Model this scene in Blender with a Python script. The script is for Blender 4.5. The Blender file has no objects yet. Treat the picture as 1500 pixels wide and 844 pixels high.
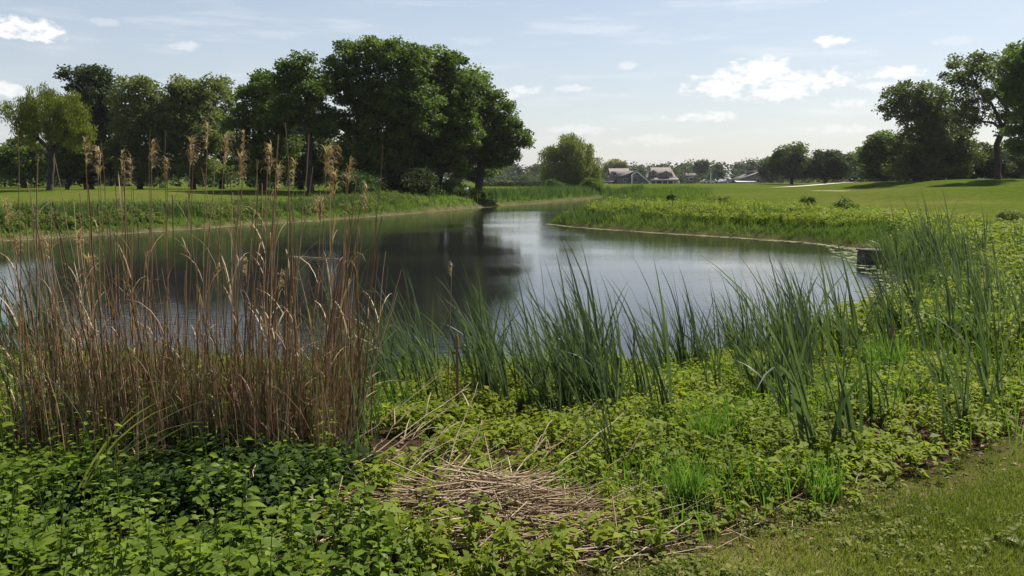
import bpy, math, random
import numpy as np

rng = np.random.default_rng(11)
random.seed(11)
sc = bpy.context.scene
COL = sc.collection
R = math.radians

# ------------------------------------------------------------------ camera
EYE = 2.4                      # metres above the pond
FPX = 1248.0                   # focal length in photo pixels (1500 wide)
PITCH = math.atan(160 / FPX)
cam = bpy.data.cameras.new("camera")
cam.sensor_width = 36.0
cam.lens = 36.0 * FPX / 1500.0
cam.clip_start = 0.05
cam.clip_end = 6000
camo = bpy.data.objects.new("camera", cam)
COL.objects.link(camo)
camo.location = (0, 0, EYE)
camo.rotation_euler = (math.pi / 2 - PITCH, 0, 0)
sc.camera = camo


def ray(px, py):
    u = (px - 750) / FPX
    v = (422 - py) / FPX
    return np.array([u, math.cos(PITCH) + v * math.sin(PITCH), -math.sin(PITCH) + v * math.cos(PITCH)])


def gp(px, py, z=0.0):         # point of the level z seen at a photo pixel
    r = ray(px, py)
    return np.array([0, 0, EYE]) + r * ((z - EYE) / r[2])


def vp(px, py, Y):             # point at depth Y
    r = ray(px, py)
    return np.array([0, 0, EYE]) + r * (Y / r[1])


# ------------------------------------------------------------------ tagging
def tag(o, label=None, cat=None, group=None, kind=None):
    if label: o['label'] = label
    if cat: o['category'] = cat
    if group: o['group'] = group
    if kind: o['kind'] = kind
    return o


def empty(name, loc, label, cat, group=None, rz=0.0):
    o = bpy.data.objects.new(name, None)
    o.empty_display_size = 0.2
    o.location = [float(c) for c in loc]
    o.rotation_euler = (0, 0, rz)
    COL.objects.link(o)
    return tag(o, label, cat, group)


# ------------------------------------------------------------------ meshes
def mesh(name, parts, mats, smooth=False):
    """parts: list of (V, F, tint, material index); F is (M,3) or (M,4)."""
    Vs, loops, totals, tints, mi = [], [], [], [], []
    off = 0
    for V, F, t, m in parts:
        V = np.asarray(V, dtype=np.float32).reshape(-1, 3)
        F = np.asarray(F, dtype=np.int64)
        if len(V) == 0 or len(F) == 0:
            continue
        Vs.append(V)
        loops.append((F + off).ravel())
        totals.append(np.full(len(F), F.shape[1]))
        tt = np.full(len(V), 0.5, np.float32) if t is None else np.broadcast_to(np.asarray(t, np.float32), (len(V),))
        tints.append(tt)
        mi.append(np.full(len(F), m))
        off += len(V)
    V = np.concatenate(Vs); L = np.concatenate(loops); T = np.concatenate(totals)
    me = bpy.data.meshes.new(name)
    me.vertices.add(len(V)); me.vertices.foreach_set("co", V.ravel())
    me.loops.add(len(L)); me.loops.foreach_set("vertex_index", L.astype(np.int32))
    me.polygons.add(len(T))
    me.polygons.foreach_set("loop_start", np.concatenate([[0], np.cumsum(T)[:-1]]).astype(np.int32))
    me.polygons.foreach_set("material_index", np.concatenate(mi).astype(np.int32))
    if smooth:
        me.polygons.foreach_set("use_smooth", np.ones(len(T), bool))
    at = me.attributes.new("tint", 'FLOAT', 'POINT')
    at.data.foreach_set("value", np.concatenate(tints).astype(np.float32))
    for m in (mats if isinstance(mats, (list, tuple)) else [mats]):
        me.materials.append(m)
    me.update(calc_edges=True)
    return me


def link(name, me, parent=None, loc=None):
    o = bpy.data.objects.new(name, me)
    COL.objects.link(o)
    if parent is not None: o.parent = parent
    if loc is not None: o.location = [float(c) for c in loc]
    return o


def norm(v):
    return v / np.maximum(np.linalg.norm(v, axis=-1, keepdims=True), 1e-9)


def blades(base, h, w, az, th0, k, face, S=4, sharp=2.2, tint=None, wbase=1.0):
    """ribbons that start along th0 from the vertical towards az and curve by k radians"""
    base = np.asarray(base, float).reshape(-1, 3); N = len(base)
    b = lambda a: np.broadcast_to(np.asarray(a, float), (N,))
    h, w, az, th0, k, face = map(b, (h, w, az, th0, k, face))
    t = np.linspace(0, 1, S + 1)
    tm = (t[1:] + t[:-1]) / 2
    th = th0[:, None] + k[:, None] * tm[None] ** 1.6
    st = (h / S)[:, None]
    rr = np.concatenate([np.zeros((N, 1)), np.cumsum(np.sin(th) * st, 1)], 1)
    zz = np.concatenate([np.zeros((N, 1)), np.cumsum(np.cos(th) * st, 1)], 1)
    P = np.stack([base[:, 0:1] + rr * np.cos(az)[:, None], base[:, 1:2] + rr * np.sin(az)[:, None], base[:, 2:3] + zz], -1)
    prof = np.maximum((wbase + (1 - wbase) * np.minimum(t * 4, 1)) * (1 - t ** sharp), 0.04)
    ww = (w[:, None] * prof[None] / 2)[..., None]
    fd = np.stack([np.cos(face), np.sin(face), np.zeros(N)], -1)[:, None, :]
    V = np.stack([P - fd * ww, P + fd * ww], 2).reshape(-1, 3)
    i0 = (np.arange(N)[:, None] * (S + 1) + np.arange(S)[None]) * 2
    F = np.stack([i0, i0 + 1, i0 + 3, i0 + 2], -1).reshape(-1, 4)
    if tint is None: tint = rng.random(N)
    return V, F, np.repeat(b(tint), (S + 1) * 2)


def leaves(pos, axis, nrm, L, W, bend=0.15, tint=None):
    """one kite-shaped face per leaf with its tip bent down"""
    pos = np.asarray(pos, float); N = len(pos)
    axis = norm(axis); side = norm(np.cross(axis, nrm)); up = np.cross(side, axis)
    L = np.broadcast_to(L, (N,))[:, None]; W = np.broadcast_to(W, (N,))[:, None]
    p1 = pos + axis * L * 0.45
    V = np.stack([pos, p1 - side * W / 2, pos + axis * L - up * L * bend, p1 + side * W / 2], 1).reshape(-1, 3)
    F = np.arange(N * 4).reshape(-1, 4)
    if tint is None: tint = rng.random(N)
    return V, F, np.repeat(np.broadcast_to(tint, (N,)), 4)


def broad_leaves(pos, axis, nrm, L, W, bend=0.3, fold=0.25, tint=None):
    """leaf with midrib, five rows"""
    pos = np.asarray(pos, float); N = len(pos)
    axis = norm(axis); side = norm(np.cross(axis, nrm)); up = np.cross(side, axis)
    L = np.broadcast_to(L, (N,))[:, None]; W = np.broadcast_to(W, (N,))[:, None]
    rows = [(0, .03), (.2, .8), (.45, 1.0), (.75, .6), (1.0, .02)]
    vs = []
    for t, wd in rows:
        c = pos + axis * L * t - up * L * bend * t * t
        vs += [c - side * W * wd / 2 + up * W * wd * fold, c, c + side * W * wd / 2 + up * W * wd * fold]
    V = np.stack(vs, 1).reshape(-1, 3)
    q = []
    for r in range(4):
        a = r * 3
        q += [[a, a + 1, a + 4, a + 3], [a + 1, a + 2, a + 5, a + 4]]
    F = (np.arange(N)[:, None, None] * 15 + np.array(q)[None]).reshape(-1, 4)
    if tint is None: tint = rng.random(N)
    return V, F, np.repeat(np.broadcast_to(tint, (N,)), 15)


def tubes(A, B, ra, rb, sides=5, tint=None):
    """a frustum for every segment A->B"""
    A = np.asarray(A, float).reshape(-1, 3); B = np.asarray(B, float).reshape(-1, 3); N = len(A)
    d = norm(B - A)
    ref = np.where(np.abs(d[:, 2:3]) > 0.9, np.array([[1., 0, 0]]), np.array([[0, 0, 1.]]))
    s = norm(np.cross(d, ref)); u = np.cross(s, d)
    a = np.arange(sides) / sides * 2 * np.pi
    ring = s[:, None] * np.cos(a)[None, :, None] + u[:, None] * np.sin(a)[None, :, None]
    ra = np.broadcast_to(ra, (N,))[:, None, None]; rb = np.broadcast_to(rb, (N,))[:, None, None]
    V = np.concatenate([A[:, None] + ring * ra, B[:, None] + ring * rb], 1).reshape(-1, 3)
    i = np.arange(sides); j = (i + 1) % sides
    q = np.stack([i, j, j + sides, i + sides], -1)
    F = (np.arange(N)[:, None, None] * 2 * sides + q[None]).reshape(-1, 4)
    if tint is None: tint = 0.5
    return V, F, np.repeat(np.broadcast_to(tint, (N,)), 2 * sides)


def path_tube(P, r, sides=6, tint=0.5):
    """one continuous tube along P with capped end"""
    P = np.asarray(P, float); n = len(P)
    r = np.broadcast_to(r, (n,))
    d = norm(np.gradient(P, axis=0))
    ref = np.array([0.2, 1.0, 0.1])
    s = norm(np.cross(d, ref)); u = np.cross(s, d)
    a = np.arange(sides) / sides * 2 * np.pi
    V = (P[:, None] + (s[:, None] * np.cos(a)[None, :, None] + u[:, None] * np.sin(a)[None, :, None]) * r[:, None, None]).reshape(-1, 3)
    i = np.arange(sides); j = (i + 1) % sides
    F = (np.arange(n - 1)[:, None, None] * sides + np.stack([i, j, j + sides, i + sides], -1)[None]).reshape(-1, 4)
    return V, F, tint


def box(cx, cy, cz, sx, sy, sz):
    V = np.array([[x, y, z] for x in (-1, 1) for y in (-1, 1) for z in (-1, 1)], float) * np.array([sx, sy, sz]) / 2 + np.array([cx, cy, cz])
    F = [[0, 1, 3, 2], [4, 6, 7, 5], [0, 4, 5, 1], [2, 3, 7, 6], [0, 2, 6, 4], [1, 5, 7, 3]]
    return V, np.array(F), 0.5


def prism(poly, y0, y1):
    """outline in x,z pulled from y0 to y1 (convex)"""
    n = len(poly)
    V = [[x, y0, z] for x, z in poly] + [[x, y1, z] for x, z in poly]
    parts = [(np.array(V, float), np.array([[i, (i + 1) % n, (i + 1) % n + n, i + n] for i in range(n)]), 0.5)]
    c0 = np.array(V[:n] + [np.mean(V[:n], 0)]); c1 = np.array(V[n:] + [np.mean(V[n:], 0)])
    tri = np.array([[i, (i + 1) % n, n] for i in range(n)])
    return parts + [(c0, tri, 0.5), (c1, tri, 0.5)]


# ------------------------------------------------------------------ materials
def newmat(name):
    m = bpy.data.materials.new(name)
    m.use_nodes = True
    nt = m.node_tree
    nt.nodes.clear()
    out = nt.nodes.new('ShaderNodeOutputMaterial')
    return m, nt, out


def N_(nt, typ, **kw):
    n = nt.nodes.new(typ)
    for k, v in kw.items():
        setattr(n, k, v)
    return n


def ramp(nt, stops, fac=None):
    n = nt.nodes.new('ShaderNodeValToRGB')
    e = n.color_ramp.elements
    while len(e) < len(stops): e.new(0.5)
    for el, (p, c) in zip(e, stops):
        el.position = p; el.color = (*c, 1)
    if fac is not None: nt.links.new(fac, n.inputs[0])
    return n


def leaf_mat(name, stops, transl=0.35, rough=0.5, spec=0.35, tcol=1.25):
    m, nt, out = newmat(name)
    a = N_(nt, 'ShaderNodeAttribute', attribute_name='tint')
    n = len(stops)
    r = ramp(nt, [(i / (n - 1), c) for i, c in enumerate(stops)], a.outputs['Fac'])
    p = N_(nt, 'ShaderNodeBsdfPrincipled')
    p.inputs['Roughness'].default_value = rough
    p.inputs['Specular IOR Level'].default_value = spec
    nt.links.new(r.outputs[0], p.inputs['Base Color'])
    t = N_(nt, 'ShaderNodeBsdfTranslucent')
    mul = N_(nt, 'ShaderNodeMix', data_type='RGBA', blend_type='MULTIPLY')
    mul.inputs['Factor'].default_value = 1.0
    mul.inputs['B'].default_value = (tcol * 1.0, tcol * 1.05, tcol * 0.55, 1)
    nt.links.new(r.outputs[0], mul.inputs['A'])
    nt.links.new(mul.outputs['Result'], t.inputs['Color'])
    mx = N_(nt, 'ShaderNodeMixShader')
    mx.inputs[0].default_value = transl
    nt.links.new(p.outputs[0], mx.inputs[1]); nt.links.new(t.outputs[0], mx.inputs[2])
    nt.links.new(mx.outputs[0], out.inputs[0])
    return m


def noise_mat(name, c0, c1, scale=5.0, rough=0.85, bump=0.0, detail=6, stretch=(1, 1, 1), metal=0.0, spec=0.3):
    m, nt, out = newmat(name)
    tc = N_(nt, 'ShaderNodeTexCoord')
    mp = N_(nt, 'ShaderNodeMapping')
    mp.inputs['Scale'].default_value = stretch
    nt.links.new(tc.outputs['Object'], mp.inputs[0])
    nz = N_(nt, 'ShaderNodeTexNoise')
    nz.inputs['Scale'].default_value = scale; nz.inputs['Detail'].default_value = detail
    nt.links.new(mp.outputs[0], nz.inputs['Vector'])
    r = ramp(nt, [(0.3, c0), (0.7, c1)], nz.outputs['Fac'])
    p = N_(nt, 'ShaderNodeBsdfPrincipled')
    p.inputs['Roughness'].default_value = rough
    p.inputs['Metallic'].default_value = metal
    p.inputs['Specular IOR Level'].default_value = spec
    nt.links.new(r.outputs[0], p.inputs['Base Color'])
    if bump:
        b = N_(nt, 'ShaderNodeBump'); b.inputs['Strength'].default_value = bump
        b.inputs['Distance'].default_value = 0.02
        nt.links.new(nz.outputs['Fac'], b.inputs['Height']); nt.links.new(b.outputs[0], p.inputs['Normal'])
    nt.links.new(p.outputs[0], out.inputs[0])
    return m


M = {}
M['bark'] = noise_mat('bark', (.026, .021, .017), (.062, .05, .04), 6, .9, .4, stretch=(1, 1, .25))
M['oak_leaf'] = leaf_mat('oak_leaf', [(.045, .074, .014), (.082, .125, .024), (.135, .19, .036)], .48, .55, .2)
M['mid_leaf'] = leaf_mat('mid_leaf', [(.048, .066, .018), (.085, .11, .028), (.13, .16, .042)], .45, .55, .2)
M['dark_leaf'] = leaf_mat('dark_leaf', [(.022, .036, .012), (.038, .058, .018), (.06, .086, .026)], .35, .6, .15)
M['grey_leaf'] = leaf_mat('grey_leaf', [(.085, .104, .036), (.13, .155, .054), (.19, .21, .075)], .45, .6, .12)
M['silver_leaf'] = leaf_mat('silver_leaf', [(.075, .098, .03), (.12, .145, .045), (.18, .20, .065)], .45, .6, .12)
M['willow_leaf'] = leaf_mat('willow_leaf', [(.09, .11, .02), (.15, .175, .03), (.22, .24, .05)], .45, .6, .12)
M['sage_leaf'] = leaf_mat('sage_leaf', [(.095, .12, .038), (.165, .19, .06), (.25, .27, .09)], .42, .6, .12)
M['far_leaf'] = leaf_mat('far_leaf', [(.03, .045, .018), (.05, .07, .024), (.085, .10, .03)], .3, .7, .05)
M['red_leaf'] = leaf_mat('red_leaf', [(.05, .025, .03), (.08, .04, .05), (.11, .06, .07)], .25)
M['cattail'] = leaf_mat('cattail', [(.030, .050, .021), (.058, .085, .040), (.115, .15, .078)], .42, .46, .38)
M['bank'] = leaf_mat('bank', [(.045, .085, .016), (.08, .13, .022), (.14, .18, .03)], .45, .6, .12)
M['bank_reed'] = leaf_mat('bank_reed', [(.035, .07, .02), (.06, .105, .03), (.09, .14, .045)], .4, .6, .15)
M['cover'] = leaf_mat('cover', [(.085, .128, .014), (.16, .205, .02), (.27, .29, .036)], .46, .6, .10)
M['weed'] = leaf_mat('weed', [(.05, .09, .011), (.11, .165, .018), (.20, .265, .032)], .48, .5, .15)
M['shade_leaf'] = leaf_mat('shade_leaf', [(.014, .028, .007), (.03, .055, .011), (.065, .105, .018)], .35, .6, .08)  # leaf green darkened to paint in the shade below the reed clump
M['lawn_blade'] = leaf_mat('lawn_blade', [(.085, .118, .02), (.15, .18, .032), (.28, .255, .095)], .45, .6, .1)
M['tuft'] = leaf_mat('tuft', [(.07, .15, .018), (.11, .20, .028), (.15, .25, .05)], .45, .5, .2)
M['dry'] = leaf_mat('dry', [(.12, .066, .032), (.29, .185, .10), (.58, .43, .26)], .15, .6, .3, 1.0)
M['plume'] = leaf_mat('plume', [(.28, .19, .11), (.40, .29, .18), (.55, .43, .29)], .4, .7, .2, 1.1)
M['straw'] = leaf_mat('straw', [(.11, .065, .032), (.28, .19, .10), (.56, .44, .28)], .12, .6, .3, 1.0)
M['litter'] = leaf_mat('litter', [(.06, .03, .02), (.16, .085, .05), (.34, .22, .14)], .1, .8, .2, 1.0)
M['sand'] = noise_mat('sand', (.52, .44, .32), (.62, .54, .41), 3)
M['concrete'] = noise_mat('concrete', (.06, .048, .036), (.15, .125, .095), 7, .9, .5)
M['white'] = noise_mat('white_paint', (.62, .61, .58), (.74, .73, .70), 2, .6)
M['shingle'] = noise_mat('roof_shingle', (.15, .125, .105), (.22, .19, .165), 1.2, .9, stretch=(1, 1, 4))
M['shingle_dark'] = noise_mat('dark_roof_shingle', (.085, .075, .07), (.13, .115, .105), 1.2, .9)
M['grey_siding'] = noise_mat('grey_siding', (.06, .068, .066), (.085, .094, .092), .8, .85, stretch=(.3, .3, 6))
M['brown_siding'] = noise_mat('brown_siding', (.13, .105, .095), (.19, .155, .14), .8, .85, stretch=(.3, .3, 6))
M['mauve_siding'] = noise_mat('mauve_siding', (.16, .14, .19), (.22, .19, .25), .8, .85)
M['glass'] = noise_mat('window_glass', (.015, .018, .022), (.03, .035, .04), 1, .12, spec=.6)
M['dark'] = noise_mat('dark_timber', (.02, .018, .016), (.04, .035, .03), 2, .8)
M['rubber'] = noise_mat('rubber', (.012, .012, .012), (.025, .025, .025), 8, .8)
M['wood'] = noise_mat('weathered_wood', (.32, .28, .22), (.48, .43, .36), 3, .8, .2, stretch=(1, 1, 1))
M['lily'] = leaf_mat('lily', [(.07, .10, .02), (.13, .155, .04), (.25, .24, .11)], .1, .6, .2)


def paint(name, c):
    return noise_mat(name, tuple(v * .9 for v in c), c, 1.5, .3, spec=.6)


# ------------------------------------------------------------------ terrain
SHORE_PX = [(-420, 500), (-200, 522), (0, 533), (250, 545), (560, 548), (700, 552), (930, 552), (1050, 530), (1180, 500),
            (1270, 470), (1318, 440), (1335, 420), (1325, 402), (1290, 388), (1262, 364), (1180, 354.5), (1100, 349), (1000, 343),
            (900, 336.5), (840, 332), (806, 328), (838, 317), (866, 306), (898, 297), (940, 290), (985, 286.5), (985, 284.5),
            (940, 285.6), (905, 287.5), (872, 291), (800, 297), (740, 301), (690, 305), (610, 312), (530, 318.5), (420, 326),
            (330, 332), (200, 341), (100, 347), (0, 353), (-200, 366), (-420, 384), (-640, 405)]
SH = np.array([gp(x, y, 0)[:2] for x, y in SHORE_PX] + [(-30, 10)])


def shore_dist(x, y):
    """signed distance to the pond's edge, positive on land"""
    x = np.asarray(x, float); y = np.asarray(y, float)
    best = np.full(x.shape, 1e9); inside = np.zeros(x.shape, bool)
    n = len(SH)
    for i in range(n):
        ax, ay = SH[i]; bx, by = SH[(i + 1) % n]
        dx, dy = bx - ax, by - ay
        t = np.clip(((x - ax) * dx + (y - ay) * dy) / (dx * dx + dy * dy), 0, 1)
        best = np.minimum(best, (x - ax - t * dx) ** 2 + (y - ay - t * dy) ** 2)
        if dy != 0:
            c = ((ay > y) != (by > y)) & (x < dx * (y - ay) / dy + ax)
            inside ^= c
    d = np.sqrt(best)
    d = d + 0.22 * np.sin(x * 1.3 + 2 * np.sin(y * .7)) * np.minimum(1, d + .3) * .6
    return np.where(inside, -d, d)


CTRL_PX = [(72, 279, 66), (200, 283, 60), (0, 285, 58), (0, 301, 46), (200, 301, 47), (350, 300, 54), (400, 280, 70), (590, 281, 72), (700, 284, 82),
           (-300, 300, 45), (-300, 275, 80), (130, 277, 85), (740, 273, 165), (800, 275, 150), (838, 279, 122), (900, 273, 300), (1000, 270, 320),
           (750, 268.5, 350), (600, 268, 350), (300, 268, 300), (0, 268, 300), (1100, 268.5, 300), (930, 279, 150), (1000, 278, 125), (1050, 269, 185),
           (1100, 272, 150), (1000, 301, 52), (1200, 277.5, 95), (1250, 281, 86), (1340, 266, 105), (1460, 262.5, 95), (1500, 275, 62), (1450, 300, 46),
           (1300, 300, 50), (1200, 300, 52), (1100, 301, 54), (1700, 260, 90), (1900, 258, 60), (1400, 320, 37), (1500, 332, 28), (1500, 420, 13), (1400, 268, 300),
           (1700, 266, 300)]
CT = [vp(*c) for c in CTRL_PX] + [np.array(p, float) for p in
      [(0, 0, .8), (3, 3, .8), (-3, 3, .8), (6, 5, .8), (-6, 4, .8), (12, 4, .82), (-14, 2, .8), (0, -20, 1.0), (60, -20, 1.6), (-60, -20, 1.2),
       (0, -300, 1.5), (400, 0, 3), (-400, 0, 2), (0, 1200, 1.5), (600, 1000, 3), (-600, 1000, 2), (2000, 2000, 5), (-2000, 2000, 5), (3, 7, .75), (-3, 7, .72)]]
CT = np.array(CT)


def ground_z(x, y, d=None):
    x = np.asarray(x, float); y = np.asarray(y, float)
    num = np.zeros(x.shape); den = np.zeros(x.shape)
    for cx, cy, cz in CT:
        w = 1.0 / ((x - cx) ** 2 + (y - cy) ** 2 + 4.0) ** 1.7
        num += w * cz; den += w
    z = num / den
    if d is None: d = shore_dist(x, y)
    near = np.clip((20 - y) / 8, 0, 1)
    L = 1.0 + 1.6 * near
    land = z * (1 - np.exp(-np.maximum(d, 0) / L))
    r = np.hypot(x, y)
    land = land + .025 * np.sin(x * 2.1 + np.sin(y * 1.7) * 1.3) * np.sin(y * 2.4 + 1.1) * np.clip(d / 2, 0, 1) * (r < 40)
    land = land + .12 * np.sin(x * .11 + 1) * np.sin(y * .07) * np.clip((r - 40) / 60, 0, 1) * np.clip(d / 6, 0, 1)
    return np.where(d > 0, land, np.maximum(d * .35, -1.2))


LAWN_PX = [(780, 870), (840, 838), (930, 806), (1020, 778), (1130, 752), (1230, 725), (1330, 690), (1420, 655), (1500, 622), (1650, 570), (1900, 500)]
LW = np.array([gp(x, y, .8)[:2] for x, y in LAWN_PX])


def near_lawn(x, y):
    """positive metres on the camera side of the mown edge by the pond"""
    yy = np.interp(x, LW[:, 0], LW[:, 1], left=-5, right=LW[-1, 1])
    return yy - y


RG = np.array([vp(px, py, Y)[:2] for px, py, Y in [(880, 288, 100), (960, 288, 78), (1040, 298, 58), (1130, 306, 47), (1220, 316, 41), (1300, 322, 37), (1400, 327, 33), (1500, 334, 28), (1750, 360, 20)]])


def rough_w(x, y, d):
    """1 where bank plants grow, 0 on mown grass"""
    x = np.asarray(x, float); y = np.asarray(y, float)
    right = (x > 2) & (y > 12)
    yl = np.interp(x, RG[:, 0], RG[:, 1])
    wr = np.clip((yl - y) / 3.0, 0, 1) * (x > 4) * (y > 9)
    far_lim = np.where(y > 80, 11.0, np.where(x < 0, 5.5, 2.0))
    wl = np.clip((far_lim - d) / 2.0, 0, 1) * (y > 16)
    wn = np.clip(-near_lawn(x, y) / .35 + .5, 0, 1) * (y < 18) * (d < 14)
    return np.clip(np.maximum.reduce([wr, wl, wn]), 0, 1)


# polar sheet round the viewpoint: fine in front, reaching the horizon everywhere
rad = np.concatenate([[0.0], np.geomspace(.6, 4500, 420)])
fr = np.linspace(-R(44), R(44), 420)
bk = np.linspace(R(44), 2 * np.pi - R(44), 70)[1:-1]
ang = np.concatenate([fr, bk])
A_, R_ = np.meshgrid(ang, rad, indexing='ij')
GX = (np.sin(A_) * R_); GY = (np.cos(A_) * R_)
GD = shore_dist(GX, GY)
GZ = ground_z(GX, GY, GD)
na, nr = GX.shape
ii = np.arange(na)[:, None] * nr; jn = ((np.arange(na) + 1) % na)[:, None] * nr; kk = np.arange(nr - 1)[None]
GF = np.stack([ii + kk, ii + kk + 1, jn + kk + 1, jn + kk], -1).reshape(-1, 4)
gm = mesh('ground', [(np.stack([GX, GY, GZ], -1).reshape(-1, 3), GF, None, 0)], [], smooth=True)
rw = rough_w(GX, GY, GD)
at = gm.attributes.new('rough', 'FLOAT', 'POINT'); at.data.foreach_set('value', rw.ravel().astype(np.float32))
at = gm.attributes.new('shore', 'FLOAT', 'POINT'); at.data.foreach_set('value', GD.ravel().astype(np.float32))
nearw = np.clip((16 - np.hypot(GX, GY)) / 4, 0, 1)
at = gm.attributes.new('near', 'FLOAT', 'POINT'); at.data.foreach_set('value', nearw.ravel().astype(np.float32))


def ground_material():
    m, nt, out = newmat('ground')
    ln = nt.links.new
    geo = N_(nt, 'ShaderNodeNewGeometry')

    def noise(scale, detail=6, st=None, rough=.6):
        n = N_(nt, 'ShaderNodeTexNoise')
        n.inputs['Scale'].default_value = scale; n.inputs['Detail'].default_value = detail; n.inputs['Roughness'].default_value = rough
        if st:
            mp = N_(nt, 'ShaderNodeMapping'); mp.inputs['Scale'].default_value = st
            ln(geo.outputs['Position'], mp.inputs[0]); ln(mp.outputs[0], n.inputs['Vector'])
        else:
            ln(geo.outputs['Position'], n.inputs['Vector'])
        return n.outputs['Fac']

    def mix(f, a, b, bt='MIX'):
        n = N_(nt, 'ShaderNodeMix', data_type='RGBA', blend_type=bt)
        ln(f, n.inputs['Factor']) if not isinstance(f, float) else setattr(n.inputs['Factor'], 'default_value', f)
        ln(a, n.inputs['A']); ln(b, n.inputs['B'])
        return n.outputs['Result']

    fair = ramp(nt, [(.3, (.050, .076, .011)), (.5, (.070, .096, .014)), (.72, (.115, .108, .032))], noise(.06, 8)).outputs[0]
    fine = ramp(nt, [(.3, (.62, .62, .62)), (.7, (1.25, 1.25, 1.2))], noise(2.2, 8, rough=.75)).outputs[0]
    fair = mix(1.0, fair, fine, 'MULTIPLY')
    lawn = ramp(nt, [(.3, (.06, .07, .018)), (.5, (.11, .11, .03)), (.7, (.19, .15, .07))], noise(1.1, 8)).outputs[0]
    soil = ramp(nt, [(.32, (.012, .008, .006)), (.55, (.042, .026, .016)), (.78, (.13, .08, .05))], noise(9, 10, rough=.75)).outputs[0]
    wild = ramp(nt, [(.3, (.030, .050, .010)), (.7, (.075, .11, .02))], noise(1.2, 8)).outputs[0]
    mud = ramp(nt, [(.3, (.045, .042, .018)), (.7, (.12, .105, .05))], noise(1.5, 6)).outputs[0]
    an = N_(nt, 'ShaderNodeAttribute', attribute_name='near').outputs['Fac']
    ar = N_(nt, 'ShaderNodeAttribute', attribute_name='rough').outputs['Fac']
    ash = N_(nt, 'ShaderNodeAttribute', attribute_name='shore').outputs['Fac']
    mown = mix(an, fair, lawn)
    rough = mix(an, wild, soil)
    base = mix(ar, mown, rough)
    mr = N_(nt, 'ShaderNodeMapRange'); ln(ash, mr.inputs['Value'])
    mr.inputs['From Min'].default_value = .4; mr.inputs['From Max'].default_value = .1
    base = mix(mr.outputs[0], base, mud)
    p = N_(nt, 'ShaderNodeBsdfPrincipled')
    p.inputs['Roughness'].default_value = 1.0; p.inputs['Specular IOR Level'].default_value = 0.0
    ln(base, p.inputs['Base Color'])
    b = N_(nt, 'ShaderNodeBump'); b.inputs['Strength'].default_value = .6; b.inputs['Distance'].default_value = .05
    ln(noise(14, 8, rough=.7), b.inputs['Height']); ln(b.outputs[0], p.inputs['Normal'])
    ln(p.outputs[0], out.inputs[0])
    return m


gm.materials.append(ground_material())
tag(link('ground', gm), kind='structure')


def put(px, py, z0=.8, it=6):
    """where the sight line through a photo pixel meets the terrain"""
    z = z0
    for _ in range(it):
        p = gp(px, py, z)
        z = .5 * z + .5 * float(ground_z(p[0], p[1]))
    p = gp(px, py, z); p[2] = float(ground_z(p[0], p[1]))
    return p


def at_depth(px, Y):
    x = (px - 750) / FPX * Y * 1.0
    x = float(vp(px, 262, Y)[0])
    return np.array([x, Y, float(ground_z(x, Y))])


# ------------------------------------------------------------------ water
def water_material():
    m, nt, out = newmat('pond_water')
    ln = nt.links.new
    geo = N_(nt, 'ShaderNodeNewGeometry')
    mp = N_(nt, 'ShaderNodeMapping'); mp.inputs['Scale'].default_value = (.8, 2.2, 1); mp.inputs['Rotation'].default_value = (0, 0, R(-14))
    ln(geo.outputs['Position'], mp.inputs[0])
    n1 = N_(nt, 'ShaderNodeTexNoise'); n1.inputs['Scale'].default_value = 3.2; n1.inputs['Detail'].default_value = 5; n1.inputs['Roughness'].default_value = .55
    n2 = N_(nt, 'ShaderNodeTexNoise'); n2.inputs['Scale'].default_value = .10; n2.inputs['Detail'].default_value = 3
    ln(mp.outputs[0], n1.inputs['Vector']); ln(mp.outputs[0], n2.inputs['Vector'])
    st = N_(nt, 'ShaderNodeMapRange'); ln(n2.outputs['Fac'], st.inputs['Value'])
    st.inputs['From Min'].default_value = .38; st.inputs['From Max'].default_value = .62
    st.inputs['To Min'].default_value = .03; st.inputs['To Max'].default_value = .13
    b = N_(nt, 'ShaderNodeBump'); b.inputs['Distance'].default_value = .05
    ln(st.outputs[0], b.inputs['Strength']); ln(n1.outputs['Fac'], b.inputs['Height'])
    p = N_(nt, 'ShaderNodeBsdfPrincipled')
    p.inputs['Base Color'].default_value = (.012, .012, .012, 1)
    p.inputs['Roughness'].default_value = .05
    p.inputs['IOR'].default_value = 1.333
    ln(b.outputs[0], p.inputs['Normal'])
    ln(p.outputs[0], out.inputs[0])
    return m


WV = np.array([(-90, 8, 0), (40, 8, 0), (40, 150, 0), (-90, 150, 0)], float)
wm = mesh('water', [(WV, np.array([[0, 1, 2, 3]]), None, 0)], [water_material()])
tag(link('water', wm), kind='structure')

# pale scum and duckweed that floats along the pond's edge
def scum(name, pxs, width, label):
    pts = []
    P = np.array([gp(x, y, 0)[:2] for x, y in pxs])
    s = np.concatenate([[0], np.cumsum(np.linalg.norm(np.diff(P, axis=0), axis=1))])
    ts = np.arange(0, s[-1], .25)
    cx = np.interp(ts, s, P[:, 0]); cy = np.interp(ts, s, P[:, 1])
    n = 14
    X = (cx[:, None] + rng.normal(0, width, (len(ts), n))).ravel(); Y = (cy[:, None] + rng.normal(0, width, (len(ts), n))).ravel()
    d = shore_dist(X, Y); k = (d < .12) & (d > -width * 2.2)
    X, Y = X[k], Y[k]; m = len(X)
    pos = np.stack([X, Y, np.full(m, .004) + rng.random(m) * .004], -1)
    a = rng.random(m) * 6.28
    ax = np.stack([np.cos(a), np.sin(a), np.zeros(m)], -1)
    sz = rng.uniform(.08, .3, m)
    pr = leaves(pos, ax, np.tile([[0, 0, 1.]], (m, 1)), sz, sz * .8, 0.0)
    tag(link(name, mesh(name, [(*pr, 0)], [M['lily']])), label, kind='stuff')


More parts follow.
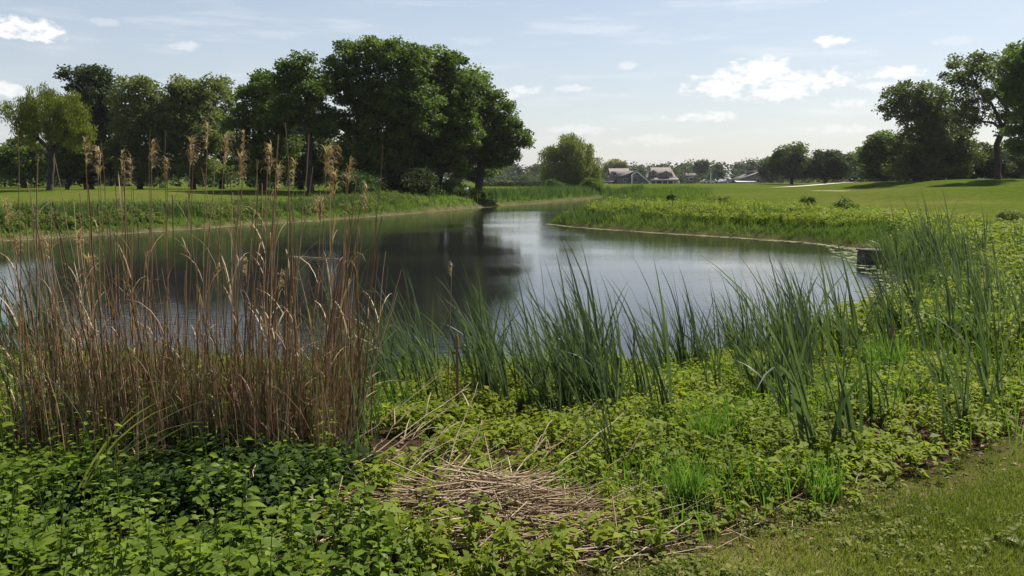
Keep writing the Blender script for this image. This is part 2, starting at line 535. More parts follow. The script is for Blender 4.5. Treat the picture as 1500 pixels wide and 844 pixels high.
scum('duckweed', [(806, 328.5), (840, 333), (900, 337.5), (1000, 344), (1100, 350), (1180, 356), (1262, 366)], .22, 'pale duckweed floating along the far grassy bank')
scum('duckweed', [(1262, 366), (1290, 390), (1325, 402), (1335, 420), (1318, 440), (1280, 465)], .5, 'pale floating leaves in the cove beside the concrete block')
scum('duckweed', [(800, 297.5), (690, 305.5), (610, 312.5), (530, 319), (420, 326.5), (330, 332.5), (200, 341.5), (100, 347.5), (0, 353.5)], .25, 'yellowish duckweed floating along the bank under the oaks')

# ------------------------------------------------------------------ trees
def sample_blobs(blobs, n, shell, mind):
    vol = np.array([(b[1][0] * b[1][1] * b[1][2]) ** (2 / 3) for b in blobs]); vol /= vol.sum()
    out = []
    tries = 0
    while len(out) < n and tries < n * 30:
        tries += 1
        c, r = blobs[rng.choice(len(blobs), p=vol)]
        v = norm(rng.normal(size=3))
        q = np.array(c) + v * np.array(r) * (rng.random() ** shell)
        if out and mind > 0:
            if np.min(np.sum((np.array(out) - q) ** 2, 1)) < mind * mind: continue
        out.append(q)
    return np.array(out)


def skeleton(base, fork, att, trunk_r, lean=0.25, jit=.12, seglen=1.0):
    base = np.array(base, float); fork = np.array(fork, float)
    nodes = [base]; par = [-1]; plen = [0.]
    k = 5
    for i in range(1, k + 1):
        q = base + (fork - base) * i / k
        if i < k: q[:2] += rng.normal(0, jit * .6, 2)
        nodes.append(q); par.append(i - 1); plen.append(np.linalg.norm(q - base))
    tips = []
    order = np.argsort(np.linalg.norm(att - fork, axis=1))
    NP = np.array(nodes); PL = np.array(plen)
    for a in att[order]:
        dv = a - NP
        ds = np.linalg.norm(dv, axis=1)
        cost = ds + lean * PL + np.maximum(0, NP[:, 2] - a[2]) * .6
        cost[:3] += 1e3
        j = int(np.argmin(cost))
        m = max(1, int(ds[j] / seglen))
        p0 = NP[j]; prev = j
        newn = []
        for i in range(1, m + 1):
            t = i / m
            q = p0 + (a - p0) * t
            q = q + np.array([0, 0, 1]) * (ds[j] * .12 * math.sin(math.pi * t))
            if i < m: q = q + rng.normal(0, jit * seglen, 3)
            nodes.append(q); par.append(prev); plen.append(PL[j] + ds[j] * t if prev == j else plen[prev] + ds[j] / m)
            newn.append(q); prev = len(nodes) - 1
        tips.append(prev)
        NP = np.array(nodes); PL = np.array(plen)
    par = np.array(par)
    cnt = np.zeros(len(nodes))
    for t in tips:
        j = t
        while j >= 0:
            cnt[j] += 1; j = par[j]
    cnt = np.maximum(cnt, 1)
    rad = (cnt / cnt[0]) ** .52 * trunk_r
    rad[0] *= 1.35
    return NP, par, rad, tips


def px_blobs(px_list, Y):
    """crown masses given in photo pixels at depth Y"""
    s = Y / FPX
    out = []
    for (px, py, rx, ry, dy) in px_list:
        c = vp(px, py, Y); c[1] += dy
        out.append((c, (rx * s, max(rx, ry) * s * .9, ry * s)))
    return out


def crown_leaves(P, clump, per, size, droop, flat=.65):
    """leaf faces gathered round the twig ends"""
    n = len(P)
    cl = rng.integers(0, n, n * per)
    cr = rng.uniform(.55, 1.25, n)[cl][:, None]
    off = norm(rng.normal(size=(n * per, 3))) * (rng.random((n * per, 1)) ** .42) * cr * clump * np.array([1.05, 1.05, 1.05 * flat])
    pos = P[cl] + off
    ct = rng.random(n)[cl] * .6 + rng.random(n * per) * .4
    az = rng.random(n * per) * 6.283
    if droop:
        ax = np.stack([np.cos(az) * .35, np.sin(az) * .35, -np.ones(n * per)], -1)
        pos[:, 2] -= rng.random(n * per) ** 1.5 * droop
        nr = np.stack([np.cos(az + 1.57), np.sin(az + 1.57), rng.normal(0, .3, n * per)], -1)
        return leaves(pos, ax, nr, size * rng.uniform(.8, 1.7, n * per), size * .45, .1, ct)
    ax = np.stack([np.cos(az), np.sin(az), rng.normal(-.25, .5, n * per)], -1)
    nr = rng.normal(0, 1, (n * per, 3)) + [0, 0, .5]
    s = size * rng.uniform(.7, 1.35, n * per)
    return leaves(pos, ax, nr, s, s * .75, .15, ct)


def tree(name, label, base_px, Y, blobs, n, per, clump, leaf, mat, trunk_r, fork_py, fork_px=None, shell=.45, mind=.5, droop=0, group=None,
         cat='tree', lean=.25, bark='bark', sides=6, flat=.65):
    b = at_depth(base_px, Y)
    B = px_blobs(blobs, Y)
    fork = vp(fork_px if fork_px else base_px, fork_py, Y)
    att = sample_blobs(B, n, shell, mind)
    att[:, 2] = np.maximum(att[:, 2], b[2] + .3)
    NP, par, rad, tips = skeleton(b - np.array([0, 0, .15]), fork, att, trunk_r, lean)
    root = empty(name, b, label, cat, group)
    i = np.arange(1, len(NP))
    ra = rad[par[i]]; ra = np.minimum(ra, rad[i] * 1.5)
    ra = np.where(i <= 5, rad[par[i]], ra)
    tv = tubes(NP[par[i]] - b, NP[i] - b, ra, rad[i], sides)
    link('trunk', mesh('trunk', [(*tv, 0)], [M[bark]], True), root)
    ex = NP[rng.integers(6, len(NP), max(1, n // 3))]
    lv = crown_leaves(np.concatenate([NP[tips], ex]) - b, clump, per, leaf, droop, flat)
    link('crown', mesh('crown', [(*lv, 0)], [M[mat]]), root)
    return root


# left bank, from the photo's left edge inwards
tree('willow_tree', 'yellow-green willow with a slender trunk on the left lawn', 72, 66,
     [(72, 140, 34, 18, 0), (45, 155, 30, 18, 0), (100, 152, 26, 20, 0), (112, 185, 22, 20, 0), (70, 175, 36, 20, 0), (20, 152, 14, 10, 0), (40, 185, 18, 12, 0)], 85, 170, .6, .16, 'willow_leaf', .23, 222, 76, .45, .55, 1.1)
tree('dark_tree', 'tallest dark tree standing behind the yellow-green willow', 130, 84,
     [(128, 118, 34, 22, 0), (138, 150, 44, 34, 0), (125, 190, 48, 34, 0), (140, 225, 40, 26, 0), (135, 250, 34, 14, 0)], 160, 170, 1.0, .26, 'dark_leaf', .4, 230, shell=.5, mind=.7)
tree('round_tree', 'low rounded dark tree left of the yellow-green willow trunk', 34, 92,
     [(36, 232, 34, 28, 0), (10, 238, 26, 24, 0)], 90, 130, .9, .26, 'oak_leaf', .25, 255, mind=.6)
tree('shade_tree', 'small bushy tree just right of the yellow-green willow trunk', 98, 78,
     [(98, 232, 26, 28, 0)], 60, 120, .7, .22, 'mid_leaf', .2, 258, mind=.5)
tree('silver_tree', 'grey-green feathery tree right beside the tallest dark tree', 205, 80,
     [(200, 145, 34, 30, 0), (215, 185, 46, 40, 0), (195, 225, 36, 26, 0), (208, 246, 36, 18, 0), (225, 150, 22, 22, 0)], 150, 150, .95, .22, 'grey_leaf', .28, 256, mind=.75)
tree('silver_tree', 'broad olive-green tree behind the plumed reed tips', 282, 80,
     [(275, 145, 36, 28, 0), (285, 185, 46, 42, 0), (262, 215, 38, 30, 0), (285, 244, 40, 18, 0), (300, 128, 20, 12, 0)], 150, 150, .95, .22, 'silver_leaf', .28, 256, mind=.75)
tree('thin_tree', 'thin-leaved greyish tree showing sky through it left of the oaks', 325, 90,
     [(322, 140, 26, 24, 0), (328, 180, 26, 30, 0), (320, 215, 24, 18, 0), (326, 246, 22, 14, 0)], 80, 90, .9, .22, 'grey_leaf', .28, 235, mind=.7)
tree('maple_tree', 'bushy green maple at the left end of the oak stand', 384, 70,
     [(385, 135, 36, 28, 0), (400, 165, 44, 34, 0), (365, 180, 36, 34, 0), (395, 215, 44, 24, 0), (390, 242, 46, 18, 0), (360, 215, 30, 26, 0)], 170, 140, .75, .2, 'oak_leaf', .3, 235, mind=.7)
tree('slender_oak', 'slim oak with a tall bare trunk and knobbly crown top', 455, 67,
     [(440, 100, 26, 18, 0), (420, 120, 22, 20, 0), (455, 135, 28, 24, 0), (430, 160, 30, 22, 0), (470, 175, 24, 24, 0)], 85, 130, .7, .2, 'oak_leaf', .24, 190, 452, .35, .65)
OAK = [(535, 80, 40, 22, 0), (502, 98, 30, 22, 0), (505, 125, 40, 26, 0), (580, 92, 46, 34, 0), (550, 140, 40, 36, 0), (595, 165, 56, 50, 0), (545, 222, 60, 34, 0), (505, 180, 26, 20, 0)]
tree('oak_tree', 'largest dark oak, its dome rising highest above the pond', 580, 70, OAK, 300, 150, .8, .21, 'oak_leaf', .5, 225, 575, .42, .75)
tree('oak_tree', 'oak in the middle of the stand right of the highest dome', 640, 74,
     [(640, 95, 40, 26, 0), (660, 130, 46, 40, 0), (620, 150, 50, 44, 0), (650, 190, 56, 44, 0), (630, 230, 56, 24, 0)], 250, 150, .8, .21, 'oak_leaf', .45, 225, 645, .42, .75)
tree('oak_tree', 'rightmost oak of the stand, crown sloping down towards the water', 700, 78,
     [(690, 130, 32, 26, 0), (715, 160, 34, 34, 0), (735, 190, 32, 30, 0), (755, 200, 22, 18, 0), (700, 200, 44, 36, 0), (725, 225, 34, 20, 0), (765, 195, 11, 12, 0), (690, 248, 36, 16, 4)], 210, 150, .75, .21, 'oak_leaf', .4, 230, 705, .4, .7)
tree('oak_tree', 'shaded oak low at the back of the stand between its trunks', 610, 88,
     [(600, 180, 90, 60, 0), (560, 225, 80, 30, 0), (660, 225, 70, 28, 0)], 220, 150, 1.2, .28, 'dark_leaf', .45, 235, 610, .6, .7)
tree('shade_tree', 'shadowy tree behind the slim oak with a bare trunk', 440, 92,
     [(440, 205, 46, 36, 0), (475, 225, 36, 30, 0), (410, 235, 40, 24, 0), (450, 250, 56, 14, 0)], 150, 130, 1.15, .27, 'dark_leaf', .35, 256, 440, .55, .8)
# by the channel
tree('willow_tree', 'pale weeping willow standing alone by the channel', 838, 122,
     [(832, 206, 20, 12, 0), (812, 222, 18, 12, 0), (845, 222, 26, 20, 0), (855, 240, 26, 24, 0), (820, 252, 26, 18, 0), (865, 258, 18, 16, 0), (838, 250, 30, 22, 0)],
     200, 130, .85, .24, 'sage_leaf', .5, 240, 836, .5, .6, 1.4)
# right group
tree('open_tree', 'tall open tree with wide bare limbs and thin sprays at right', 1462, 92,
     [(1425, 105, 42, 26, 0), (1460, 92, 46, 20, 0), (1400, 140, 24, 20, 0), (1480, 130, 36, 30, 0), (1420, 170, 30, 18, 0), (1490, 175, 30, 22, 0), (1440, 150, 30, 30, 0)], 95, 105, 1.0, .26, 'mid_leaf', .3, 212, 1460, .3, .9, lean=.3)
tree('leaning_tree', 'full green tree cut by the right edge of the view', 1530, 80,
     [(1500, 90, 36, 26, 0), (1530, 110, 50, 40, 0), (1505, 130, 34, 30, 0), (1540, 170, 50, 40, 0), (1500, 205, 30, 24, 0)], 200, 150, .9, .24, 'oak_leaf', .5, 210, 1528, .45, .55)
tree('spreading_tree', 'dark broad tree with a feathery top beside the sand bunkers', 1345, 104,
     [(1340, 140, 40, 22, 0), (1365, 165, 46, 28, 0), (1325, 160, 30, 22, 0), (1370, 205, 52, 32, 0), (1345, 225, 40, 26, 0), (1405, 220, 34, 30, 0), (1360, 250, 60, 14, 0)], 230, 120, 1.05, .28, 'mid_leaf', .4, 225, 1345, .42, .9)
tree('round_tree', 'rounded tree behind the left side of the dark broad tree', 1298, 118,
     [(1298, 225, 34, 30, 0), (1285, 240, 24, 22, 0), (1318, 235, 26, 26, 0)], 140, 140, 1.1, .3, 'oak_leaf', .35, 250, mind=.7)
tree('round_tree', 'dark low tree filling under the tall open tree', 1425, 112,
     [(1420, 235, 32, 26, 0), (1452, 240, 26, 20, 0)], 110, 130, 1.1, .3, 'dark_leaf', .35, 252, mind=.7)
tree('round_tree', 'bushy tree low behind the right edge of the view', 1492, 120,
     [(1490, 235, 34, 26, 0), (1520, 230, 30, 28, 0)], 100, 130, 1.1, .3, 'mid_leaf', .3, 252, mind=.7)
tree('round_tree', 'dark rounded tree right of the low shingled building', 1210, 165,
     [(1210, 240, 24, 20, 0), (1200, 248, 18, 14, 0), (1225, 248, 18, 14, 0)], 110, 130, 1.2, .36, 'dark_leaf', .35, 258, mind=.7)
tree('shade_tree', 'pale-topped tree between the low building and dark rounded tree', 1160, 175,
     [(1162, 226, 18, 14, 0), (1150, 240, 24, 18, 0), (1172, 244, 18, 16, 0)], 110, 120, 1.3, .38, 'mid_leaf', .35, 256, mind=.8)
tree('shade_tree', 'grey-green tree right of the dark rounded tree by the fairway', 1250, 185,
     [(1250, 243, 20, 18, 0), (1265, 250, 16, 14, 0)], 80, 120, 1.3, .38, 'grey_leaf', .3, 258, mind=.8)
tree('shade_tree', 'dark bushy tree pressed against the low shingled building', 1130, 262,
     [(1130, 246, 14, 17, 0)], 60, 110, 1.6, .5, 'dark_leaf', .35, 260, mind=.9)
tree('shade_tree', 'yellowish tree rising behind the left clubhouse roof', 905, 380,
     [(903, 245, 18, 9, 0), (890, 252, 10, 10, 0)], 70, 110, 2.0, .65, 'sage_leaf', .4, 262, mind=1.2)
tree('shade_tree', 'dark tree rising over the far wood beyond the flagpole', 1028, 400,
     [(1028, 246, 9, 10, 0)], 40, 100, 2.2, .7, 'dark_leaf', .4, 262, mind=1.2)
tree('shade_tree', 'dark pointed tree beside the flagpole in the far wood', 1052, 350,
     [(1052, 255, 5, 13, 0)], 30, 100, 1.4, .6, 'dark_leaf', .3, 264, mind=1.0)

# ------------------------------------------------------------------ the far wood, one mass
def far_wood():
    parts = []
    px = rng.uniform(-500, 2000, 520)
    for p in px:
        Y = rng.uniform(400, 560)
        top = np.interp(p, [-500, 500, 740, 800, 900, 1000, 1050, 1120, 1200, 1260, 1330, 1500, 2000],
                        [226, 236, 243, 241, 246, 240, 237, 236, 232, 227, 226, 228, 222]) + rng.normal(0, 2.2)
        if Y > 500: top -= 1.5
        b = at_depth(p, Y); c = vp(p, top, Y)
        H = max(c[2] - b[2], 5.0)
        W = H * rng.uniform(.28, .5)
        n = 170
        v = norm(rng.normal(size=(n, 3))) * (rng.random((n, 1)) ** .3)
        pos = b + np.array([0, 0, H * .56]) + v * np.array([W, W, H * .46])
        pos += rng.normal(0, .5, (n, 3))
        az = rng.random(n) * 6.28
        ax = np.stack([np.cos(az), np.sin(az), rng.normal(-.2, .5, n)], -1)
        nr = np.stack([rng.normal(0, .6, n), rng.normal(0, .6, n), np.ones(n)], -1)
        parts.append((*leaves(pos, ax, nr, rng.uniform(1.0, 2.2, n), 1.3, .15, np.clip(rng.beta(1.2, 1.6) + rng.normal(0, .12, n), 0, 1)), 0))
    tag(link('distant_wood', mesh('distant_wood', parts, [M['far_leaf']])), 'far line of mixed green woodland along the horizon', kind='stuff')


far_wood()

# low woodland edge behind the left trees
def scrub(name, label, pxr, Yr, n, hr, mat, leaf=.4):
    parts = []
    for _ in range(n):
        p = rng.uniform(*pxr); Y = rng.uniform(*Yr)
        b = at_depth(p, Y); H = rng.uniform(*hr); W = H * rng.uniform(.5, .8)
        k = 160
        v = norm(rng.normal(size=(k, 3))) * (rng.random((k, 1)) ** .35)
        pos = b + np.array([0, 0, H * .5]) + v * np.array([W, W, H * .5])
        az = rng.random(k) * 6.28
        ax = np.stack([np.cos(az), np.sin(az), rng.normal(-.2, .5, k)], -1)
        nr = np.stack([rng.normal(0, .6, k), rng.normal(0, .6, k), np.ones(k)], -1)
        parts.append((*leaves(pos, ax, nr, rng.uniform(.6, 1.4, k) * leaf, leaf * .8, .15, np.clip(rng.random() * .6 + rng.random(k) * .4, 0, 1)), 0))
    tag(link(name, mesh(name, parts, [M[mat]])), label, kind='stuff')


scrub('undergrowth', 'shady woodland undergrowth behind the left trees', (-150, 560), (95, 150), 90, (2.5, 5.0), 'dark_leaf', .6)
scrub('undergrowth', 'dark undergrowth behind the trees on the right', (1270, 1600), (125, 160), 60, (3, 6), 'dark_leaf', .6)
scrub('undergrowth', 'bright low scrub along the far edge of the course', (700, 1290), (330, 380), 90, (3, 6.5), 'far_leaf', .9)

# ------------------------------------------------------------------ shrubs
def shrub(name, label, px, Y, w, h, mat, n=26, per=90, leaf=.1, group=None, cat='shrub'):
    b = at_depth(px, Y)
    root = empty(name, b, label, cat, group)
    v = norm(rng.normal(size=(n, 3))); v[:, 2] = np.abs(v[:, 2])
    tips = v * np.array([w / 2, w / 2, h]) * rng.uniform(.6, 1, (n, 1)) * .85
    st = tubes(np.zeros((n, 3)) + rng.normal(0, .04, (n, 3)) * [1, 1, 0], tips, .018 * h, .006 * h, 5)
    link('stem', mesh('stem', [(*st, 0)], [M['bark']], True), root)
    mid = tips * rng.uniform(.5, 1, (n, 1))
    lv = crown_leaves(np.concatenate([tips, mid]), .24 * max(w, h) * .75, per, leaf, 0)
    V, F, t = lv
    V[:, 2] = np.maximum(V[:, 2], .01)
    link('foliage', mesh('foliage', [(V, F, t, 0)], [M[mat]]), root)
    return root


shrub('shrub', 'dark rounded shrub alone at the top of the peninsula', 1184, 46, .9, .85, 'oak_leaf', 20, 50, .11)
shrub('shrub', 'broad low dark shrub right of the lone rounded shrub', 1240, 42, 1.8, .7, 'oak_leaf', 24, 50, .11)
shrub('shrub', 'upright dark shrub at the middle of the peninsula edge', 984, 50, .4, 1.1, 'dark_leaf', 16, 60, .1)
shrub('shrub', 'low dark green shrub between upright shrub and rounded shrub', 1055, 52, 2.2, .6, 'oak_leaf', 24, 50, .11)
shrub('shrub', 'bushy green shrub under the left side of the oaks', 528, 64, 3.4, 1.9, 'bank_reed', 50, 110, .13)
shrub('shrub', 'leafy light green shrub under the rightmost oak', 662, 73, 3.0, 1.3, 'bank', 46, 110, .13)
shrub('shrub', 'bright shrub between the oaks and the weeping willow', 700, 74, 2.8, 1.0, 'bank', 40, 100, .13)
shrub('shrub', 'light green shrub at the foot of the weeping willow', 868, 112, 3.2, 2.2, 'bank', 40, 100, .16)
shrub('shrub', 'low green shrub left of the weeping willow trunk', 812, 112, 3.0, 1.6, 'bank_reed', 40, 100, .16)
shrub('shrub', 'reddish purple shrub before the clubhouse', 904, 318, 4.0, 2.4, 'red_leaf', 40, 100, .35)
shrub('shrub', 'tiny dark round shrub out on the open fairway', 1012, 132, .45, .42, 'dark_leaf', 20, 70, .07)
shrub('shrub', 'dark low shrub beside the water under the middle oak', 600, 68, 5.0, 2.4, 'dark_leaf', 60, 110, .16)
shrub('shrub', 'grey-green weedy shrub near the right edge of the fairway rough', 1484, 30, 1.2, .6, 'grey_leaf', 26, 50, .06)

# clipped hedge on the far lawn
ha, hb = at_depth(700, 168), at_depth(800, 168)
hw = float(hb[0] - ha[0]); hn = 5200
hp = np.stack([rng.uniform(-hw / 2, hw / 2, hn), rng.uniform(-.55, .55, hn), rng.uniform(0, 1.05, hn)], -1)
haz = rng.random(hn) * 6.28
hl = leaves(hp, np.stack([np.cos(haz), np.sin(haz), rng.normal(0, .4, hn)], -1), rng.normal(0, .6, (hn, 3)) + [0, 0, 1], .22, .16)
hroot = empty('hedge', (ha + hb) / 2, 'long dark clipped hedge between the oaks and the weeping willow', 'hedge')
link('foliage', mesh('foliage', [(*hl, 0)], [M['dark_leaf']]), hroot)
sx = np.linspace(-hw / 2, hw / 2, 24)
hb_ = np.stack([sx, sx * 0, sx * 0 - .05], -1)
link('stem', mesh('stem', [(*tubes(hb_, hb_ + [0, 0, .8], .03, .02), 0)], [M['bark']]), hroot)

# ------------------------------------------------------------------ scatter helpers
def scatter(n, x0, x1, y0, y1, wfun, power=1.0):
    """n points inside the box, denser towards the viewpoint, kept by wfun"""
    out = []
    tot = 0
    while tot < n:
        x = rng.uniform(x0, x1, n * 3); y = rng.uniform(y0, y1, n * 3)
        d = shore_dist(x, y)
        r = np.hypot(x, y)
        w = wfun(x, y, d) * np.minimum(1, (max(y0, 2.0) / np.maximum(r, .1)) ** power)
        k = rng.random(len(x)) < w
        if not k.any(): break
        out.append(np.stack([x[k], y[k], ground_z(x[k], y[k], d[k])], -1))
        tot += int(k.sum())
        if len(out) > 60: break
    return np.concatenate(out)[:n]


def patchy(x, y, s, o=0):
    return .5 + .5 * np.sin(x * s + 1.7 * np.sin(y * s * .8 + o)) * np.sin(y * s * 1.1 + 1.3 * np.sin(x * s * .7 + o * 2))


def grass_stuff(name, label, P, h, w, mat, S=3, th=.25, k=.7, wind=math.pi, wspread=1.4, sharp=2.0, tint=None):
    n = len(P)
    az = wind + rng.normal(0, wspread, n)
    b = blades(P, h * rng.uniform(.6, 1.25, n), w * rng.uniform(.7, 1.3, n), az, np.abs(rng.normal(0, th, n)), rng.uniform(.1, 1, n) * k,
               rng.random(n) * 6.28, S, sharp, tint)
    return tag(link(name, mesh(name, [(*b, 0)], [M[mat]])), label, kind='stuff')


def leaf_cover(name, label, P, hmin, hmax, per, L, W, mat, tintp=None, broad=False):
    """small plants of leaves carried round short stems"""
    n = len(P)
    H = rng.uniform(hmin, hmax, n) * (.6 + .9 * patchy(P[:, 0], P[:, 1], 2.7, 8))
    ps = rng.uniform(.6, 1.5, n) ** 1.2
    idx = np.repeat(np.arange(n), per)
    m = n * per
    t = rng.uniform(.35, 1, m)
    az = rng.random(m) * 6.283
    base = P[idx] + np.stack([np.cos(az) * .012, np.sin(az) * .012, H[idx] * t], -1)
    ax = np.stack([np.cos(az), np.sin(az), rng.normal(.15, .3, m)], -1)
    nr = np.stack([rng.normal(0, .3, m), rng.normal(0, .3, m), np.ones(m)], -1)
    pt = rng.random(n) if tintp is None else tintp
    ti = np.clip(pt[idx] * .7 + rng.random(m) * .35, 0, 1)
    s = rng.uniform(.6, 1.25, m) * ps[idx]
    f = broad_leaves if broad else leaves
    lv = f(base, ax, nr, L * s, W * s, .35, tint=ti)
    st = blades(P, H, .006, rng.random(n) * 6.28, .05, .2, rng.random(n) * 6.28, 2, 6.0, pt * .4)
    return tag(link(name, mesh(name, [(*lv, 0), (*st, 0)], [M[mat]])), label, kind='stuff')


# far banks
P = scatter(15000, -42, 3, 28, 62, lambda x, y, d: (d > .03) * (d < 4.2) * np.clip((4.2 - d) / 1.5, 0, 1), .5)
grass_stuff('bank_grass', 'rank green grass on the bank across the pond', P, .27, .032, 'bank', th=.5, tint=np.clip(patchy(P[:, 0], P[:, 1], .5) * .7 + rng.random(len(P)) * .4, 0, 1))
P = scatter(5000, -42, 0, 28, 62, lambda x, y, d: (d > .8) * (d < 3.2) * (patchy(x, y, .6, 2) > .5), .5)
grass_stuff('bank_reeds', 'grey-green reed leaves on the bank across the pond', P, .55, .045, 'bank_reed')
P = scatter(16000, -20, 22, 58, 135, lambda x, y, d: (d > .15) * (d < 10) * np.clip((10 - d) / 4, 0, 1), .5)
grass_stuff('bank_grass', 'tall marsh grass along the channel by the weeping willow', P, .36, .05, 'bank')
P = scatter(3500, -10, 14, 72, 125, lambda x, y, d: (d > .3) * (d < 3), .3)
grass_stuff('bank_reeds', 'dark reed leaves lining the channel before the willow', P, .8, .07, 'bank_reed')
P = scatter(900, 2, 12, 38, 62, lambda x, y, d: (d > .1) * (d < 5) * (rough_w(x, y, d) > .5) * (patchy(x, y, .9, 3) > .45), .3)
grass_stuff('bank_reeds', 'dark reed spikes sticking up from the peninsula grass', P, .55, .045, 'cattail')
P = scatter(5000, -42, 3, 28, 64, lambda x, y, d: (d > .4) * (d < 4.4) * (patchy(x, y, .8, 6) > .35), .5)
leaf_cover('ground_cover', 'grey-green leafy weeds on the bank across the pond', P, .12, .42, 9, .10, .05, 'silver_leaf')
# peninsula
P = scatter(30000, 2, 26, 22, 75, lambda x, y, d: (d > .02) * rough_w(x, y, d) * np.where(y > 24, 1, 0), .8)
grass_stuff('bank_grass', 'bright long grass covering the peninsula bank', P, .25, .028, 'bank', th=.45, tint=np.clip(patchy(P[:, 0], P[:, 1], .7) * .8 + rng.random(len(P)) * .35, 0, 1))
P = scatter(4500, 2, 14, 36, 66, lambda x, y, d: (d > .3) * rough_w(x, y, d) * (x < 2.0 + (y - 30) * .2 + 2.0) * (y > 42), .3)
grass_stuff('bank_reeds', 'taller green reeds at the tip of the peninsula', P, .32, .04, 'bank_reed')


P = scatter(9000, 4, 30, 16, 52, lambda x, y, d: (d > .3) * rough_w(x, y, d) * (patchy(x, y, .55, 4) > .45) * (d > 1.2), .8)
leaf_cover('ground_cover', 'yellow-green leafy weeds on the peninsula', P, .15, .42, 9, .085, .05, 'cover')

# near bank
HEAP = put(712, 766)


def cover_w(x, y, d):
    lw = near_lawn(x, y)
    w = (d > .25) * (lw < .12)
    w = w * np.where(lw > -.7, np.clip(-lw / .9 + .12, 0, 1), 1.0)
    hx = (x - HEAP[0]) / .58; hy = (y - HEAP[1]) / .34
    w = w * np.where(hx * hx + hy * hy > 1, 1, .04)
    w = w * np.where((np.abs(x + 1.55) < .85 * y / 4.5) & (y > 3.6) & (y < 5.8), .04, 1)
    w = w * (x > np.interp(y, [3.0, 3.6, 4.2, 4.9, 5.0], [-.25, -.5, -.78, -1.0, -9]))
    pp = patchy(x, y, 2.3, 1)
    return w * np.clip(.25 + pp * 1.2, 0, 1)


P = scatter(15000, -7.5, 9, 3.2, 13, lambda x, y, d: cover_w(x, y, d), 1.0)
tp = np.clip(.25 + patchy(P[:, 0], P[:, 1], 1.7, 3) * .5 + rng.normal(0, .15, len(P)), 0, 1)
leaf_cover('ground_cover', 'bright yellow-green leafy groundcover on the near bank', P, .06, .22, 10, .042, .024, 'cover', tp)
P = scatter(9000, 4, 22, 9, 26, lambda x, y, d: (d > .3) * rough_w(x, y, d) * (patchy(x, y, 1.1, 5) > .3), 1.0)
leaf_cover('ground_cover', 'yellow-green weeds among the cattails on the right bank', P, .15, .45, 8, .075, .045, 'cover')
P = scatter(16000, 3, 22, 6, 26, lambda x, y, d: (d > .1) * rough_w(x, y, d) * np.clip(patchy(x, y, 1.0, 2) * 1.3, 0, 1), 1.0)
grass_stuff('bank_grass', 'long green grass among the cattails on the right bank', P, .38, .014, 'bank', 4)
P = scatter(7000, -8, -3.0, 4.4, 9.5, lambda x, y, d: (d > .2) * 1.0, .6)
grass_stuff('bank_grass', 'bright green grass left of the dry reeds', P, .33, .012, 'bank', 4)
P = scatter(8500, -3.4, 8, 3.6, 11, lambda x, y, d: cover_w(x, y, d) * (patchy(x, y, 1.6, 7) > .55), .8)
grass_stuff('bank_grass', 'thin green grass blades through the near groundcover', P, .24, .008, 'tuft', 4)

# lawn at the viewpoint's feet
P = scatter(170000, -.5, 7.5, 2.6, 8.5, lambda x, y, d: np.clip(near_lawn(x, y) / .5 + .35, 0, 1) * np.clip(.35 + patchy(x, y, 2.6, 9), 0, 1), 1.2)
n = len(P)
lb = blades(P, rng.uniform(.018, .05, n) * (.7 + .7 * patchy(P[:, 0], P[:, 1], 3.1, 4)), .0045, rng.random(n) * 6.28, np.abs(rng.normal(0, .5, n)), .6, rng.random(n) * 6.28, 1, 2.0,
            np.clip(patchy(P[:, 0], P[:, 1], 1.4, 3) * .75 + rng.random(n) * .5 - .15, 0, 1))
tag(link('grass', mesh('grass', [(*lb, 0)], [M['lawn_blade']])), 'short mown grass at the near right corner', kind='stuff')

P = scatter(3800, -.3, 7.5, 2.8, 8, lambda x, y, d: (near_lawn(x, y) > -.2) * (patchy(x, y, 2.2, 6) > .45), 1.0)
leaf_cover('clover', 'low clover and weeds patched through the mown grass', P, .012, .04, 5, .022, .016, 'lawn_blade')
# dead leaves and bits on the bare soil
P = scatter(9000, -3, 7, 3, 10.5, lambda x, y, d: (d > .2) * np.clip(1 - near_lawn(x, y) / .4, 0, 1), 1.0)
n = len(P); az = rng.random(n) * 6.28
ll = leaves(P + [0, 0, .006], np.stack([np.cos(az), np.sin(az), rng.normal(.05, .25, n)], -1), rng.normal(0, .35, (n, 3)) + [0, 0, 1], rng.uniform(.02, .06, n), rng.uniform(.008, .03, n), .2)
tag(link('leaf_litter', mesh('leaf_litter', [(*ll, 0)], [M['litter']])), 'brown dead leaves and broken stems on the soil', kind='stuff')


# ------------------------------------------------------------------ cattails
def cattail_mesh(nl, hgt, w, wind=1.0, arch=.17):
    n = nl
    a = rng.random(n) * 6.28
    br = rng.choice([0, 1, 2], n); bo = np.array([[0, 0], [.07, .03], [-.05, .06]])[br]
    base = np.stack([bo[:, 0] + np.cos(a) * .014, bo[:, 1] + np.sin(a) * .014, np.full(n, -.03)], -1)
    az = np.where(rng.random(n) < .8 * wind, math.pi + rng.normal(0, .5, n), a)
    hh = hgt * rng.uniform(.5, 1.08, n)
    kk_ = np.where(rng.random(n) < arch, rng.uniform(1.0, 1.9, n), rng.uniform(.2, .95, n))
    b1 = blades(base, hh, w * rng.uniform(.75, 1.2, n), az, np.abs(rng.normal(.1, .14, n)), kk_, rng.random(n) * 3.14, 9, 2.6,
                np.clip(rng.normal(.5, .25, n), 0, 1))
    return mesh('cattail', [(*b1, 0)], [M['cattail']])


CAT = [cattail_mesh(random.randint(6, 11), random.uniform(1.1, 1.45), random.uniform(.018, .027)) for _ in range(16)]


